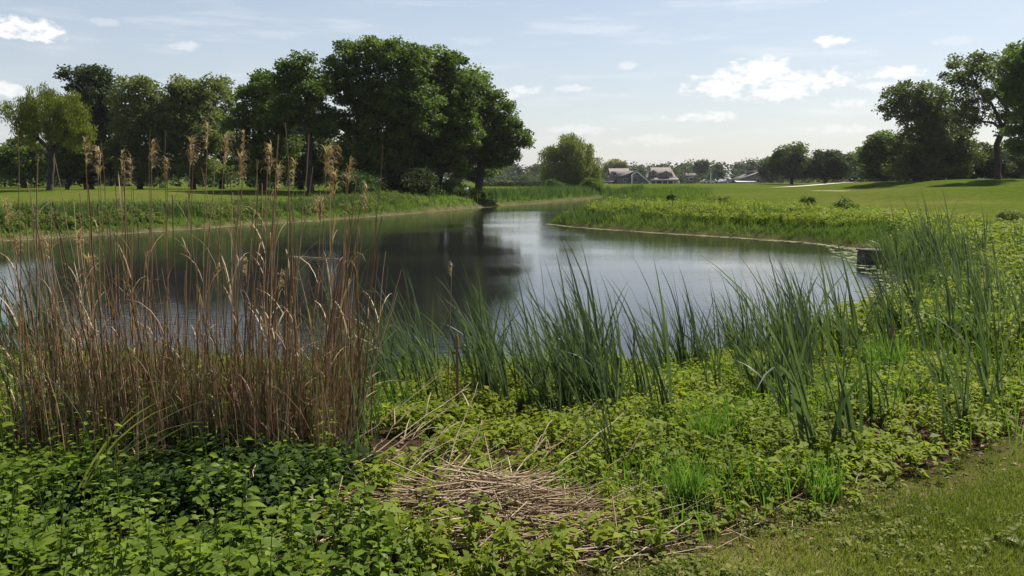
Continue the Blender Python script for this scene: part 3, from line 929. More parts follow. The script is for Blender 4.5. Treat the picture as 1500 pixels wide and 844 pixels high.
def belt(n, sampler, label, group, smin=.8, smax=1.1, clump=5, spread=.22):
    for q in range(n):
        if q % clump == 0:
            c = sampler(); cs = rng.uniform(.88, 1.1)
        p = c + rng.normal(0, spread, 3) * [1, .8, 0]
        p[2] = float(ground_z(p[0], p[1]))
        o = link('cattail', CAT[rng.integers(len(CAT))], None, p)
        s = rng.uniform(smin, smax) * cs
        o.scale = (s, s, s * rng.uniform(.92, 1.08)); o.rotation_euler = (0, 0, rng.normal(0, .5))
        tag(o, label, 'cattail', group)


def px_region(x0, x1, ytop, ybot):
    """random ground point whose foot shows between two photo heights"""
    def f():
        px = rng.uniform(x0, x1)
        a = np.interp(px, ytop[0], ytop[1]); b = np.interp(px, ybot[0], ybot[1])
        return put(px, a + (b - a) * rng.random(), .5)
    return f


belt(105, px_region(535, 915, ([535, 915], [540, 545]), ([535, 700, 915], [588, 606, 628])), 'blue-green cattail in the dense belt right of the dry reeds', 'cattails in the belt beside the dry reeds', .7, .98)
belt(34, px_region(975, 1110, ([975, 1110], [528, 505]), ([975, 1110], [560, 560])), 'cattail in the middle clump before the open water', 'cattails in the middle clump at the water', .64, .9)
belt(40, px_region(1120, 1330, ([1120, 1330], [508, 468]), ([1120, 1200, 1330], [590, 610, 560])), 'tall cattail in the clump left of the cove', 'cattails in the clump left of the cove', .76, 1.02)
belt(46, px_region(1300, 1410, ([1275, 1400], [384, 382]), ([1275, 1330, 1400], [392, 402, 412])), 'silvery cattail in the far clump behind the concrete block', 'cattails behind the concrete block', 1.0, 1.3, 4, .4)
belt(52, px_region(1330, 1530, ([1330, 1530], [428, 385]), ([1340, 1510], [505, 560])), 'cattail on the right bank beyond the cove', 'cattails on the right bank beyond the cove', .82, 1.1, 4, .4)
belt(18, px_region(-60, 110, ([-60, 110], [505, 515]), ([-60, 110], [545, 550])), 'pale cattail behind the left side of the dry reeds', 'cattails behind the dry reeds', .85, 1.05)

# single cattails that stand forward of the belts
for (px, py, s, lab) in [
    (1197, 682, 1.12, 'nearest tall cattail with long arching leaves over the groundcover'),
    (1245, 668, .95, 'cattail just right of the nearest tall arching one'),
    (1158, 628, 1.0, 'cattail just left behind the nearest tall arching one'),
    (1290, 628, .9, 'leaning cattail midway between the nearest one and the cove'),
    (1408, 640, .85, 'thin dark cattail standing alone near the lawn at right'),
    (1375, 590, .8, 'short cattail left behind the lone thin one at right'),
    (1460, 612, .85, 'rightmost of the single cattails near the lawn edge'),
    (975, 632, .95, 'single cattail standing forward between the belt and middle clump'),
    (888, 690, .62, 'cattail rising beside the heap of straw'),
    (430, 640, .8, 'green cattail growing among the dry reed stalks')]:
    p = put(px, py, .6)
    o = link('cattail', cattail_mesh(11, 1.35, .024, 1.0, .45 if s > 1.05 else .2), None, p)
    o.scale = (s,) * 3
    tag(o, lab, 'cattail')

# dead brown cattail stalks
def dead_cattail(px, py, h, label, lean=.05, az=0.0):
    p = put(px, py, .5)
    root = empty('dead_cattail', p, label, 'dead cattail')
    t = np.linspace(0, 1, 7)[:, None]
    tip = np.array([math.cos(az) * lean * h, math.sin(az) * lean * h, h])
    st = path_tube(t * tip - np.array([0, 0, .03]) * (1 - t), .011, 6, .3)
    nb = 7; a = rng.random(nb) * 6.28
    bl = blades(np.zeros((nb, 3)), rng.uniform(.3, .8, nb) * h, .02, a, rng.uniform(.02, .2, nb), rng.uniform(0, .8, nb), a + 1.57, 5, 2.5, rng.random(nb) * .6)
    link('stem', mesh('stem', [(*st, 0), (*bl, 0)], [M['dry']], True), root)
    hp_ = np.linspace(0, 1, 9)
    prof = np.array([.3, .8, 1, 1, .95, 1, .9, .7, .2]) * .017
    link('seed_head', mesh('seed_head', [(*path_tube(tip + np.array([0, 0, 1.]) * hp_[:, None] * .14, prof, 8, .35), 0)], [M['dry']], True), root)


dead_cattail(925, 560, .42, 'short brown dead cattail between the belt and middle clump')
dead_cattail(1300, 560, .4, 'brown dead cattail near the cove')
dead_cattail(672, 610, .5, 'brown dead cattail inside the belt right of the reeds', .06, 2)


# ------------------------------------------------------------------ dry reeds
def stalk_mesh(h, r, lean_az, th0, k, nleaf, name='dry_reed'):
    S = 9
    t = np.linspace(0, 1, S + 1); tm = (t[1:] + t[:-1]) / 2
    th = th0 + k * tm ** 1.8
    rr = np.concatenate([[0], np.cumsum(np.sin(th))]) * h / S
    zz = np.concatenate([[0], np.cumsum(np.cos(th))]) * h / S
    P = np.stack([rr * math.cos(lean_az), rr * math.sin(lean_az), zz - .04], -1)
    P[1:-1, :2] += rng.normal(0, .004, (S - 1, 2))
    tint = float(np.clip(rng.normal(.42, .25), 0, 1))
    parts = [(*path_tube(P, np.linspace(r, r * .45, S + 1), 5, tint), 0)]
    if nleaf:
        ts = rng.uniform(.12, .85, nleaf)
        pos = np.stack([np.interp(ts, t, P[:, c]) for c in range(3)], -1)
        a = rng.random(nleaf) * 6.28
        parts.append((*blades(pos, rng.uniform(.12, .4, nleaf), rng.uniform(.004, .010, nleaf), a, rng.uniform(.1, .5, nleaf), rng.uniform(.3, 2.4, nleaf), a + 1.57, 5, 2.0,
                              np.clip(tint + rng.normal(.1, .2, nleaf), 0, 1)), 0))
    return mesh(name, parts, [M['dry']]), P


def plume_mesh(P, n=46, L=.15, az=0.0):
    """drooping feathery tassel on the last stretch of a stalk"""
    ts = 1 - .085 * rng.random(n) ** 1.3
    t = np.linspace(0, 1, len(P))
    pos = np.stack([np.interp(ts, t, P[:, c]) for c in range(3)], -1)
    a = az + rng.normal(0, 1.0, n)
    b = blades(pos, L * rng.uniform(.5, 1.3, n), rng.uniform(.0025, .0048, n), a, rng.uniform(.0, .35, n), rng.uniform(1.4, 3.4, n), a + 1.57 + rng.normal(0, .6, n), 6, 3.0)
    return mesh('plume', [(*b, 0)], [M['plume']])


LBL = 'dry brown reed stalk without plume in the dense clump'
GRP = 'dry brown reed stalks in the big clump'
templ = []
for i in range(26):
    templ.append(stalk_mesh(random.uniform(1.15, 1.9), random.uniform(.0038, .0066), rng.random() * 6.28, abs(rng.normal(.02, .03)), rng.uniform(0, .14), rng.integers(1, 4))[0])
CLX, CLY = -1.98, 5.45
nst = 290
for i in range(nst):
    # sub-bundles across the clump
    c = rng.choice(11, p=[.10, .09, .09, .09, .08, .08, .08, .08, .09, .11, .11])
    cx = -3.0 + c * .188 + rng.normal(0, .05)
    x = cx + rng.normal(0, .065); y = 5.35 + .25 * math.sin(c * 2.1) + rng.normal(0, .22)
    z = float(ground_z(x, y))
    o = link('dry_reed', templ[rng.integers(len(templ))], None, (x, y, z))
    fan = (x - CLX) / 1.1
    o.rotation_euler = (rng.normal(0, .05), fan * .09 + rng.normal(0, .065), rng.normal(0, .3))
    s = rng.choice([rng.uniform(.45, .85), rng.uniform(.8, 1.16)])
    o.scale = (1.05, 1.05, s)
    tag(o, LBL, 'reed', GRP)

PLUMES = [  # tip in the photo, foot's photo x, label, fullness
    (124, 210, 150, 'tall reed with a narrow closed plume, leftmost of the high plumes', 22), (146, 224, 165, 'reed with a hooked plume just right of the narrow closed one', 46),
    (178, 226, 190, 'reed with a thin plume beside the hooked one', 20), (193, 240, 200, 'reed with a small ragged plume left of the middle', 26),
    (222, 212, 230, 'reed with a pale plume reaching above the lawn left of middle', 30), (246, 238, 250, 'reed with a loose low plume left of the tallest plume', 26),
    (280, 210, 275, 'reed with a thick brush plume before the olive-green tree', 48), (305, 186, 300, 'tallest reed with a faint plume at the very top', 20),
    (330, 206, 318, 'reed with a plume bent over against the sky gap', 40), (358, 196, 350, 'reed with a stiff upright plume right of the bent one', 20),
    (352, 232, 345, 'reed with a shaggy plume below the stiff upright one', 50), (398, 222, 385, 'reed with a plume curling left before the maple', 46),
    (408, 246, 395, 'reed with a forked pale plume under the curling one', 28), (432, 240, 425, 'reed with a small upright plume left of the biggest plume', 20),
    (478, 226, 472, 'reed carrying the biggest bushy golden plume', 90), (492, 262, 480, 'reed with a full plume hanging close beside the biggest one', 70),
    (512, 236, 500, 'reed with a drooping plume just right of the biggest one', 30), (538, 276, 512, 'reed with an arching plume farthest right in the clump', 22),
    (6, 300, 60, 'reed with a pale plume at the far left edge', 40), (22, 352, 70, 'reed with a low plume near the left edge', 26),
    (115, 345, 130, 'reed with a broad pale plume low over the water at left', 34), (70, 355, 95, 'reed with a thin low plume left of the broad pale one', 22),
    (130, 385, 140, 'reed with a rumpled tan plume below the pond line', 60), (362, 385, 360, 'reed with a low plume in the middle of the clump', 30),
    (410, 405, 400, 'reed with a faded low plume right of the middle', 30), (470, 300, 465, 'reed with a ragged plume hanging under the biggest one', 60)]
for k, (tx, ty, fx, lab, full) in enumerate(PLUMES):
    Yd = 5.2 + rng.uniform(0, .5)
    foot = vp(fx, 655, Yd); foot[2] = float(ground_z(foot[0], foot[1]))
    tip = vp(tx, ty, Yd + rng.normal(0, .08))
    root = empty('plumed_reed', foot, lab, 'reed', 'plumed reeds in the big clump')
    v = tip - foot
    t = np.linspace(0, 1, 11)[:, None]
    bow = np.array([v[0], v[1], 0]) * .35
    P = v * t - bow * (t * (1 - t)) * 2
    parts = [(*path_tube(P, np.linspace(.0048, .0018, 11), 5, .45), 0)]
    nl = 5
    ts = rng.uniform(.15, .8, nl)
    pos = np.stack([np.interp(ts, t[:, 0], P[:, c]) for c in range(3)], -1)
    a = rng.random(nl) * 6.28
    parts.append((*blades(pos, rng.uniform(.15, .4, nl), .009, a, .25, rng.uniform(.5, 2.2, nl), a + 1.57, 5, 2.0, rng.random(nl)), 0))
    link('stem', mesh('stem', parts, [M['dry']]), root)
    azp = [0.2, 3.0][k % 2] + rng.normal(0, .4)
    pl = plume_mesh(P, int(full * 2.4), .05 + full * .0009, azp)
    link('plume', pl, root)

# the lone seed head over the belt
foot = put(655, 600, .5); tip = vp(662, 390, foot[1])
root = empty('plumed_reed', foot, 'lone dry stalk with a small pale tuft over the cattails', 'reed')
t = np.linspace(0, 1, 9)[:, None]; P = (tip - foot) * t
link('stem', mesh('stem', [(*path_tube(P, np.linspace(.005, .0025, 9), 5, .45), 0)], [M['dry']]), root)
link('plume', plume_mesh(P, 40, .06, 3.0), root)

# dead leaves and broken bits between the stalks; green shoots coming up
n = 2100
P = np.stack([rng.uniform(-3.1, -1.05, n), rng.normal(5.4, .28, n), np.zeros(n)], -1); P[:, 2] = ground_z(P[:, 0], P[:, 1])
a = rng.random(n) * 6.28
b = blades(P, rng.uniform(.2, 1.0, n), rng.uniform(.004, .008, n), a, np.abs(rng.normal(0, .07, n)), rng.uniform(0, 1, n) ** 3 * 1.2, rng.random(n) * 6.28, 5, 2.4, rng.beta(1.3, 2.6, n))
tag(link('reed_litter', mesh('reed_litter', [(*b, 0)], [M['dry']])), 'dead brown leaves tangled between the dry reed stalks', kind='stuff')
n = 800
P = np.stack([rng.uniform(-3.1, -.9, n), rng.normal(5.5, .3, n), np.zeros(n)], -1); P[:, 2] = ground_z(P[:, 0], P[:, 1])
b = blades(P, rng.uniform(.3, .9, n), rng.uniform(.005, .010, n), math.pi + rng.normal(0, 1.5, n), np.abs(rng.normal(0, .14, n)), rng.uniform(.1, 1.3, n), rng.random(n) * 6.28, 6, 2.4)
tag(link('reed_shoots', mesh('reed_shoots', [(*b, 0)], [M['cattail']])), 'green shoots growing up between the dry reed stalks', kind='stuff')

# bent and fallen stalks: (px, py, depth) of each end
LEAN = [((500, 705, 4.95), (588, 395, 5.2), 'broken reed leaning up to the right over the water'), ((505, 660, 5.0), (582, 428, 5.3), 'bent reed beside the longest broken one'),
        ((505, 690, 4.7), (690, 560, 5.2), 'long reed leaning low to the right out of the clump'), ((500, 700, 4.7), (668, 590, 5.0), 'reed leaning just under the long low one'),
        ((510, 706, 4.6), (640, 640, 4.8), 'reed lying nearly flat right of the clump'), ((520, 714, 4.5), (660, 660, 4.8), 'reed lying lowest right of the clump'),
        ((540, 690, 4.8), (632, 622, 5.0), 'short reed resting across the flat ones'), ((520, 690, 4.9), (610, 590, 5.2), 'thin reed slanting between the low ones'),
        ((735, 735, 4.4), (872, 590, 5.1), 'dark stalk slanting up from the straw heap'), ((745, 735, 4.4), (914, 605, 5.0), 'long pale stalk slanting right from the straw heap'),
        ((720, 730, 4.4), (800, 640, 4.8), 'short stalk rising from the straw heap'), ((790, 735, 4.3), (945, 648, 4.8), 'low stalk pointing right from the straw heap'),
        ((650, 730, 4.5), (712, 612, 4.9), 'thin stalk standing left in the straw heap'), ((640, 728, 4.5), (700, 560, 5.0), 'thin tall stalk at the left end of the straw'),
        ((530, 700, 4.7), (700, 625, 5.0), 'reed crossing over the flat ones right of the clump'), ((515, 650, 5.2), (655, 540, 5.6), 'reed slanting before the cattail belt'),
        ((560, 740, 4.3), (655, 625, 4.6), 'curved reed left of the straw heap'), ((600, 700, 4.6), (740, 655, 4.8), 'reed lying left above the straw heap'),
        ((770, 740, 4.25), (925, 690, 4.5), 'pale stalk lying flat right of the straw heap'), ((730, 765, 4.1), (752, 690, 4.2), 'pale stub standing in the middle of the heap'),
        ((660, 790, 4.0), (850, 768, 4.1), 'long stalk along the front of the straw heap'),
        ((4, 560, 5.6), (85, 690, 5.0), 'broken reed slanting down at the left edge'), ((-30, 570, 5.4), (45, 690, 5.0), 'lower broken reed slanting down at the left edge'),
        ((352, 800, 3.9), (375, 680, 4.3), 'thin white dead stem in the shaded leaves'), ((-10, 688, 4.9), (40, 700, 4.6), 'short dead stem lying by the left edge')]
for (a, b, lab) in LEAN:
    A = vp(*a); B = vp(*b)
    g = float(ground_z(A[0], A[1])); A[2] = max(A[2], g + .01)
    B[2] = max(B[2], float(ground_z(B[0], B[1])) + .01)
    t = np.linspace(0, 1, 9)[:, None]
    v = B - A
    P = v * t + np.array([0, 0, -.03]) * np.sin(t * math.pi) * np.linalg.norm(v) * .6
    P[1:-1] += rng.normal(0, .006, (7, 3))
    tint = .95 if 'white' in lab or 'pale' in lab else float(rng.uniform(.45, .95))
    parts = [(*path_tube(P, np.linspace(.0048, .0024, 9), 5, tint), 0)]
    nl = 3; ts = rng.uniform(.3, .95, nl)
    pos = np.stack([np.interp(ts, t[:, 0], P[:, c]) for c in range(3)], -1)
    az = math.atan2(v[1], v[0]) + rng.normal(0, .6, nl)
    if 'white' not in lab:
        parts.append((*blades(pos, rng.uniform(.08, .25, nl), .007, az, rng.uniform(.6, 1.3, nl), rng.uniform(.2, 1.2, nl), az + 1.57, 5, 2, tint), 0))
    o = link('fallen_reed', mesh('fallen_reed', parts, [M['straw']]), None, A)
    tag(o, lab, 'reed')

# heap of straw
n = 1300
lob = rng.choice(4, n, p=[.45, .25, .18, .12])
u = rng.normal(0, .24, n) + np.array([0, .4, -.46, .15])[lob]; v = rng.normal(0, .14, n) + np.array([0, .1, .16, -.24])[lob]
hz = .2 * np.exp(-(u / .35) ** 2 - (v / .22) ** 2) + .05
X = HEAP[0] + u; Y = HEAP[1] + v
zb = ground_z(X, Y) + hz * rng.random(n) + .01
aa = np.where(rng.random(n) < .7, rng.normal(.1, .35, n), rng.random(n) * 6.28)
L = rng.uniform(.15, .65, n)
dv = np.stack([np.cos(aa), np.sin(aa), rng.normal(.04, .2, n)], -1)
C_ = np.stack([X, Y, zb], -1)
A = C_ - dv * L[:, None] / 2; B = C_ + dv * L[:, None] / 2
A[:, 2] = np.maximum(A[:, 2], ground_z(A[:, 0], A[:, 1]) + .006); B[:, 2] = np.maximum(B[:, 2], ground_z(B[:, 0], B[:, 1]) + .006)
sv = tubes(A, B, .0038, .0022, 4, rng.beta(2, 1.6, n))
tag(link('straw_heap', mesh('straw_heap', [(*sv, 0)], [M['straw']])), 'flattened heap of pale straw on the bank', kind='stuff')
n = 700
P = scatter(n, -1.6, 3.2, 3.5, 6.5, lambda x, y, d: (near_lawn(x, y) < .3) * np.exp(-((x - HEAP[0]) / 1.1) ** 2 - ((y - HEAP[1]) / .7) ** 2) * (near_lawn(x, y) < .1), 0)
a = rng.random(len(P)) * 6.28; L = rng.uniform(.06, .3, len(P))[:, None]
dv = np.stack([np.cos(a), np.sin(a), rng.normal(.05, .1, len(P))], -1) * L
sv = tubes(P + [0, 0, .015], P + dv + [0, 0, .02], .003, .002, 4, rng.beta(2, 1.6, len(P)))
tag(link('straw_litter', mesh('straw_litter', [(*sv, 0)], [M['straw']])), 'loose straw scattered round the heap', kind='stuff')


# ------------------------------------------------------------------ grass tufts
def tuft(px, py, n, h, spread, label, mat='tuft', k=1.0, w=.008, az=None, th=.1):
    p = put(px, py)
    a = rng.random(n) * 6.28 if az is None else az + rng.normal(0, .3, n)
    ro = rng.random(n) ** .5 * spread
    a2 = rng.random(n) * 6.28
    base = np.stack([np.cos(a2) * ro, np.sin(a2) * ro, np.full(n, -.02)], -1)
    b = blades(base, h * rng.uniform(.5, 1.1, n), w * rng.uniform(.7, 1.3, n), a, np.abs(rng.normal(th, .15, n)), rng.uniform(.1, 1, n) * k, rng.random(n) * 6.28, 8, 2.4)
    o = link('grass_tuft', mesh('grass_tuft', [(*b, 0)], [M[mat]]), None, p)
    tag(o, label, 'grass tuft')


tuft(1004, 752, 170, .36, .07, 'bright green grass tuft nearest the lawn edge')
tuft(1208, 728, 80, .25, .09, 'low pale grass tuft right of the brightest tuft')
tuft(1392, 510, 330, .55, .25, 'round mop of fresh green grass on the right bank')
tuft(1300, 555, 200, .5, .18, 'green mop of grass among the cattails left of the round one')
tuft(1040, 660, 90, .4, .1, 'loose grass tuft inside the groundcover')
tuft(105, 752, 16, .95, .03, 'few long pale blades arching right out of the shaded leaves', 'silver_leaf', 1.1, .014, 0.1, .6)
tuft(1365, 430, 160, .7, .2, 'upright green grass clump beside the cove', 'bank_reed', .7, .012)

# ------------------------------------------------------------------ leafy weeds at lower left
def weed_mesh(h, nl, L):
    t = np.linspace(.15, 1, nl)
    az = np.arange(nl) * 2.4 + rng.random() * 6.28
    hh = np.linspace(0, 1, 6)[:, None]
    tip = np.array([rng.normal(0, .1) * h, rng.normal(0, .1) * h, h])
    st = path_tube(hh * tip, np.linspace(.0036, .0018, 6), 5, .55)
    parts = [(*st, 0)]
    ps, ax, nr, LL, ti = [], [], [], [], []
    for i in range(nl):
        for s in (0, math.pi):
            a = az[i] + s
            d = np.array([math.cos(a), math.sin(a), rng.uniform(.0, .45)])
            ps.append(t[i] * tip + d * .02); ax.append(d); nr.append([rng.normal(0, .25), rng.normal(0, .25), 1]); LL.append(L * rng.uniform(.65, 1.15) * (.6 + .4 * math.sin(math.pi * min(t[i] + .1, 1))))
            ti.append(np.clip(.25 + t[i] * .5 + rng.normal(0, .12), 0, 1))
    LL = np.array(LL)
    parts.append((*broad_leaves(np.array(ps), np.array(ax), np.array(nr), LL, LL * .62, .3, .15, np.array(ti)), 0))
    return mesh('leafy_weed', parts, [M['weed']], True)


WEED = [weed_mesh(random.uniform(.2, .55), random.randint(5, 9), random.uniform(.042, .075)) for _ in range(14)]
def weed_w(x, y, d):
    edge = np.interp(y, [3.0, 3.6, 4.2, 4.9], [-.25, -.5, -.8, -1.05])
    hollow = (np.abs(x + 1.55) < .8 * y / 4.5) & (y > 3.75)
    return (x < edge) * (y < 5.15) * np.where(hollow, .16, 1)
WP = scatter(285, -4.0, .3, 2.9, 5.2, weed_w, .6)
for p in WP:
    o = link('leafy_weed', WEED[rng.integers(len(WEED))], None, p)
    s = rng.uniform(.7, 1.15); o.scale = (s, s, s)
    o.rotation_euler = (rng.normal(0, .1), rng.normal(0, .1), rng.random() * 6.28)
    tag(o, 'broad-leaved green weed in the leafy mass below the dry reeds', 'weed', 'leafy weeds below the dry reeds')
P = scatter(1700, -4.2, .6, 2.8, 5.2, lambda x, y, d: np.where((np.abs(x + 1.55) < .8 * y / 4.5) & (y > 3.75), .15, 1) * (x < np.interp(y, [3.0, 3.6, 4.2, 4.9], [-.2, -.48, -.75, -1.0])) * 1.0, .5)
leaf_cover('ground_cover', 'low green leaves between the weeds below the dry reeds', P, .05, .22, 6, .055, .036, 'weed', None, False)

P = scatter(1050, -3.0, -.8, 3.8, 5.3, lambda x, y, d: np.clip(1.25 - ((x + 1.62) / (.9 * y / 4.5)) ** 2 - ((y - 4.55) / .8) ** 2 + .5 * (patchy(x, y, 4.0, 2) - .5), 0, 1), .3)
leaf_cover('undergrowth', 'dense leaves crowding the foot of the dry reeds, coloured dark for the shade there', P, .04, .2, 9, .046, .027, 'shade_leaf', None, False)  # shade of the hollow is put into the colour of these leaves

# broad leaf at the lawn's right edge
p = put(1496, 800)
nb = 5; a = rng.random(nb) * 6.28
dk = broad_leaves(np.zeros((nb, 3)), np.stack([np.cos(a), np.sin(a), np.full(nb, .35)], -1), np.tile([[0, 0, 1.]], (nb, 1)), .11, .06, .35)
tag(link('broadleaf_weed', mesh('broadleaf_weed', [(*dk, 0)], [M['lily']]), None, p), 'pale broad-leaved rosette in the lawn at the right edge', 'weed')

# ------------------------------------------------------------------ concrete block and floating pole
def block():
    a = gp(1268, 388, 0); w = .5
    me = bpy.data.meshes.new('concrete_block')
    import bmesh
    bm = bmesh.new()
    bmesh.ops.create_cube(bm, size=1)
    for v in bm.verts:
        v.co.x *= w; v.co.y *= .6; v.co.z *= .42
    bmesh.ops.bevel(bm, geom=bm.edges[:], offset=.03, segments=2, affect='EDGES')
    bm.to_mesh(me); bm.free()
    me.materials.append(M['concrete'])
    root = empty('concrete_block', (a[0] + w / 2, a[1] + .35, 0), 'dark weathered concrete block at the edge of the cove', 'concrete block')
    o = link('block', me, root, (0, 0, .16))
    cap = mesh('coping', [(*box(0, 0, .385, w + .05, .65, .05), 0)], [M['concrete']])
    link('coping', cap, root)


block()
A = gp(425, 376, 0); B = gp(497, 380, 0)
t = np.linspace(0, 1, 8)[:, None]
P = (B - A) * t + np.array([0, 0, .012]) + rng.normal(0, .006, (8, 3)) * [1, 1, .2]
tag(link('floating_stick', mesh('floating_stick', [(*path_tube(P, np.linspace(.014, .010, 8), 7, .9), 0)], [M['straw']], True), None, A), 'straight pale stick floating on the dark water', 'stick')

# ------------------------------------------------------------------ bunkers
def bunker(pxs, label):
    P = np.array([put(x, y, 1.2)[:3] for x, y in pxs])
    c = P.mean(0)
    th = np.linspace(0, 2 * np.pi, 28, endpoint=False)
    rx = (P[:, 0].max() - P[:, 0].min()) / 2; ry = 1.6
    rings = []
    for f, dz in ((1.0, .05), (.85, .03), (.5, .03), (0.02, .03)):
        X = c[0] + rx * f * np.cos(th) * (1 + .12 * np.sin(3 * th)); Y = c[1] + ry * f * np.sin(th) * (1 + .15 * np.cos(2 * th))
        rings.append(np.stack([X, Y, ground_z(X, Y) + dz], -1))
    V = np.concatenate(rings); n = 28
    F = [[r * n + i, r * n + (i + 1) % n, (r + 1) * n + (i + 1) % n, (r + 1) * n + i] for r in range(3) for i in range(n)]
    o = link('sand_bunker', mesh('sand_bunker', [(V, np.array(F), None, 0)], [M['sand']], True))
    tag(o, label, 'bunker', kind='structure')


bunker([(1177, 275.5), (1212, 275.5), (1195, 273.5), (1195, 278)], 'pale sand bunker on the fairway slope')
bunker([(1216, 279.5), (1292, 279.5), (1250, 278), (1250, 281)], 'long thin sand bunker right of the first one')

# ------------------------------------------------------------------ buildings
def rect_window(root, x, z, w, h, y, fr=.08):
    f = [box(x, y - .02, z, w, .06, h)]
    wn = link('window', mesh('window', [(*b, 0) for b in [box(x - w / 2, y - .03, z, fr, .1, h + fr), box(x + w / 2, y - .03, z, fr, .1, h + fr),
                                                       box(x, y - .028, z - h / 2, w - fr, .1, fr), box(x, y - .028, z + h / 2, w - fr, .1, fr)]], [M['white']]), root)
    link('pane', mesh('pane', [(*box(x, y - .02, z, w - .02, .05, h - .02), 0)], [M['glass']]), wn)


def slab(x0, z0, x1, z1, y0, y1, t=.25):
    """roof plane running along y between two points of the x,z section"""
    nx, nz = -(z1 - z0), x1 - x0
    l = math.hypot(nx, nz); nx, nz = nx / l * t, nz / l * t
    if nz < 0: nx, nz = -nx, -nz
    return prism([(x0, z0), (x1, z1), (x1 + nx, z1 + nz), (x0 + nx, z0 + nz)], y0, y1)


def xslab(y0, z0, y1, z1, x0, x1, t=.25):
    """roof plane running along x"""
    out = []
    for V, F, tt in slab(y0, z0, y1, z1, x0, x1, t):
        V = V[:, [1, 0, 2]]
        out.append((V, F, tt))
    return out


def addp(parts, ps, m=0):
    for p in ps: parts.append((*p, m))
    return parts


# grey barn with its gable to the viewer
Yb = 300; s = Yb / FPX
b0 = at_depth(932, Yb); zb = -.3


def bx(px): return (px - 932) * s
def bz(py): return float(vp(932, py, Yb)[2]) - b0[2]


barn = empty('grey_barn', b0, 'dark grey barn-like hall with white-trimmed gable beside the pond end', 'building')
pk, ev_r, ev_l = (bx(932.5), bz(251)), (bx(951.5), bz(267)), (bx(912), bz(258))
wall = addp([], prism([(bx(926), zb), (bx(951), zb), (bx(951), bz(266.5)), pk, (bx(926), bz(255.5))], 0, 16))
link('wall', mesh('wall', wall, [M['grey_siding']]), barn)
lw_ = addp([], prism([(bx(912), zb), (bx(925.7), zb), (bx(925.7), bz(256.5)), (bx(912), bz(259))], 1.2, 15))
link('wing', mesh('wing', lw_, [M['grey_siding']]), barn)
rf = addp([], slab(pk[0], pk[1] + .05, ev_r[0] + .6, ev_r[1] - .4, -.5, 16.5)); rf = addp(rf, slab(bx(910), bz(260), pk[0], pk[1] + .05, .4, 16.5))
roof = link('roof', mesh('roof', rf, [M['shingle_dark']]), barn)
tr = addp([], slab(pk[0], pk[1] - .35, ev_r[0] + .5, ev_r[1] - .75, -.62, -.5, .36)); tr = addp(tr, slab(bx(925), bz(255.6) - .35, pk[0], pk[1] - .35, -.62, -.5, .36))
for px in (925.6, 951): tr.append((*box(bx(px), -.1, bz(264) / 2 + 0 if px > 930 else bz(256) / 2, .45, .2, bz(266) if px > 930 else bz(257)), 0))
link('trim', mesh('trim', tr, [M['white']]), barn)
cup = [(*box(bx(932.5), 5, bz(249.5), .9, .9, 1.2), 0), (*tubes([[bx(932.5), 5, bz(247.2)]], [[bx(932.5), 5, bz(245.6)]], .75, .05, 8), 0)]
link('cupola', mesh('cupola', cup, [M['dark']]), roof)
rect_window(barn, bx(931), bz(262), 1.5, 2.0, -.02); rect_window(barn, bx(917), bz(264), 1.3, 1.2, 1.18)
rect_window(barn, bx(943), bz(269.5), 1.2, .9, -.02)

# shingled house on the left
Yh = 318; s2 = Yh / FPX
h0 = at_depth(905, Yh)
hx = lambda px: (px - 905) * s2
hz_ = lambda py: float(vp(905, py, Yh)[2]) - h0[2]
house = empty('shingled_house', h0, 'brown shingled house with a dark dormer left of the barn', 'building')
link('wall', mesh('wall', [(*box(hx(908), 5, hz_(257) / 2 - .2, hx(922) - hx(894), 9, hz_(257) + .4), 0)], [M['brown_siding']]), house)
r_ = addp([], xslab(-.8, hz_(258), 5, hz_(247.5), hx(893.5), hx(923))); r_ = addp(r_, xslab(5, hz_(247.5), 10.5, hz_(258), hx(893.5), hx(923)))
r_ = addp(r_, prism([(hx(894.2), hz_(257.5)), (hx(894.5), hz_(257.5)), (hx(894.5), hz_(248.5)), (hx(894.2), hz_(248.5))], 4, 6))
rf = link('roof', mesh('roof', r_, [M['shingle']]), house)
link('dormer', mesh('dormer', [(*box(hx(900), .9, hz_(254.5), hx(903.5) - hx(896.5), 2.6, 1.7), 0)], [M['brown_siding']]), house)
rect_window(house, hx(900), hz_(254.5), 1.3, 1.1, -.42)
link('porch', mesh('porch', [(*box(hx(891), -2.4, hz_(268) / 2, hx(896) - hx(886), 3.6, hz_(268)), 0), (*box(hx(891), -2.4, hz_(265) - .2, hx(897.5) - hx(885), 4.2, .25), 0)], [M['white']]), house)
rect_window(house, hx(891), hz_(269.6), 1.0, .8, -4.22); rect_window(house, hx(913), hz_(263.5), 1.2, 1.4, .48)

# clubhouse on the right
Yc = 330; s3 = Yc / FPX
c0 = at_depth(972, Yc)
cx_ = lambda px: (px - 972) * s3
cz_ = lambda py: float(vp(972, py, Yc)[2]) - c0[2]
club = empty('clubhouse', c0, 'long brown clubhouse with dormers and an open porch right of the barn', 'building')
link('wall', mesh('wall', [(*box(cx_(971), 6, cz_(258) / 2 - .2, cx_(989) - cx_(953), 10, cz_(258) + .4), 0)], [M['brown_siding']]), club)
r_ = addp([], xslab(.4, cz_(259), 6, cz_(245.8), cx_(956), cx_(986))); r_ = addp(r_, xslab(6, cz_(245.8), 11.6, cz_(259), cx_(956), cx_(986)))
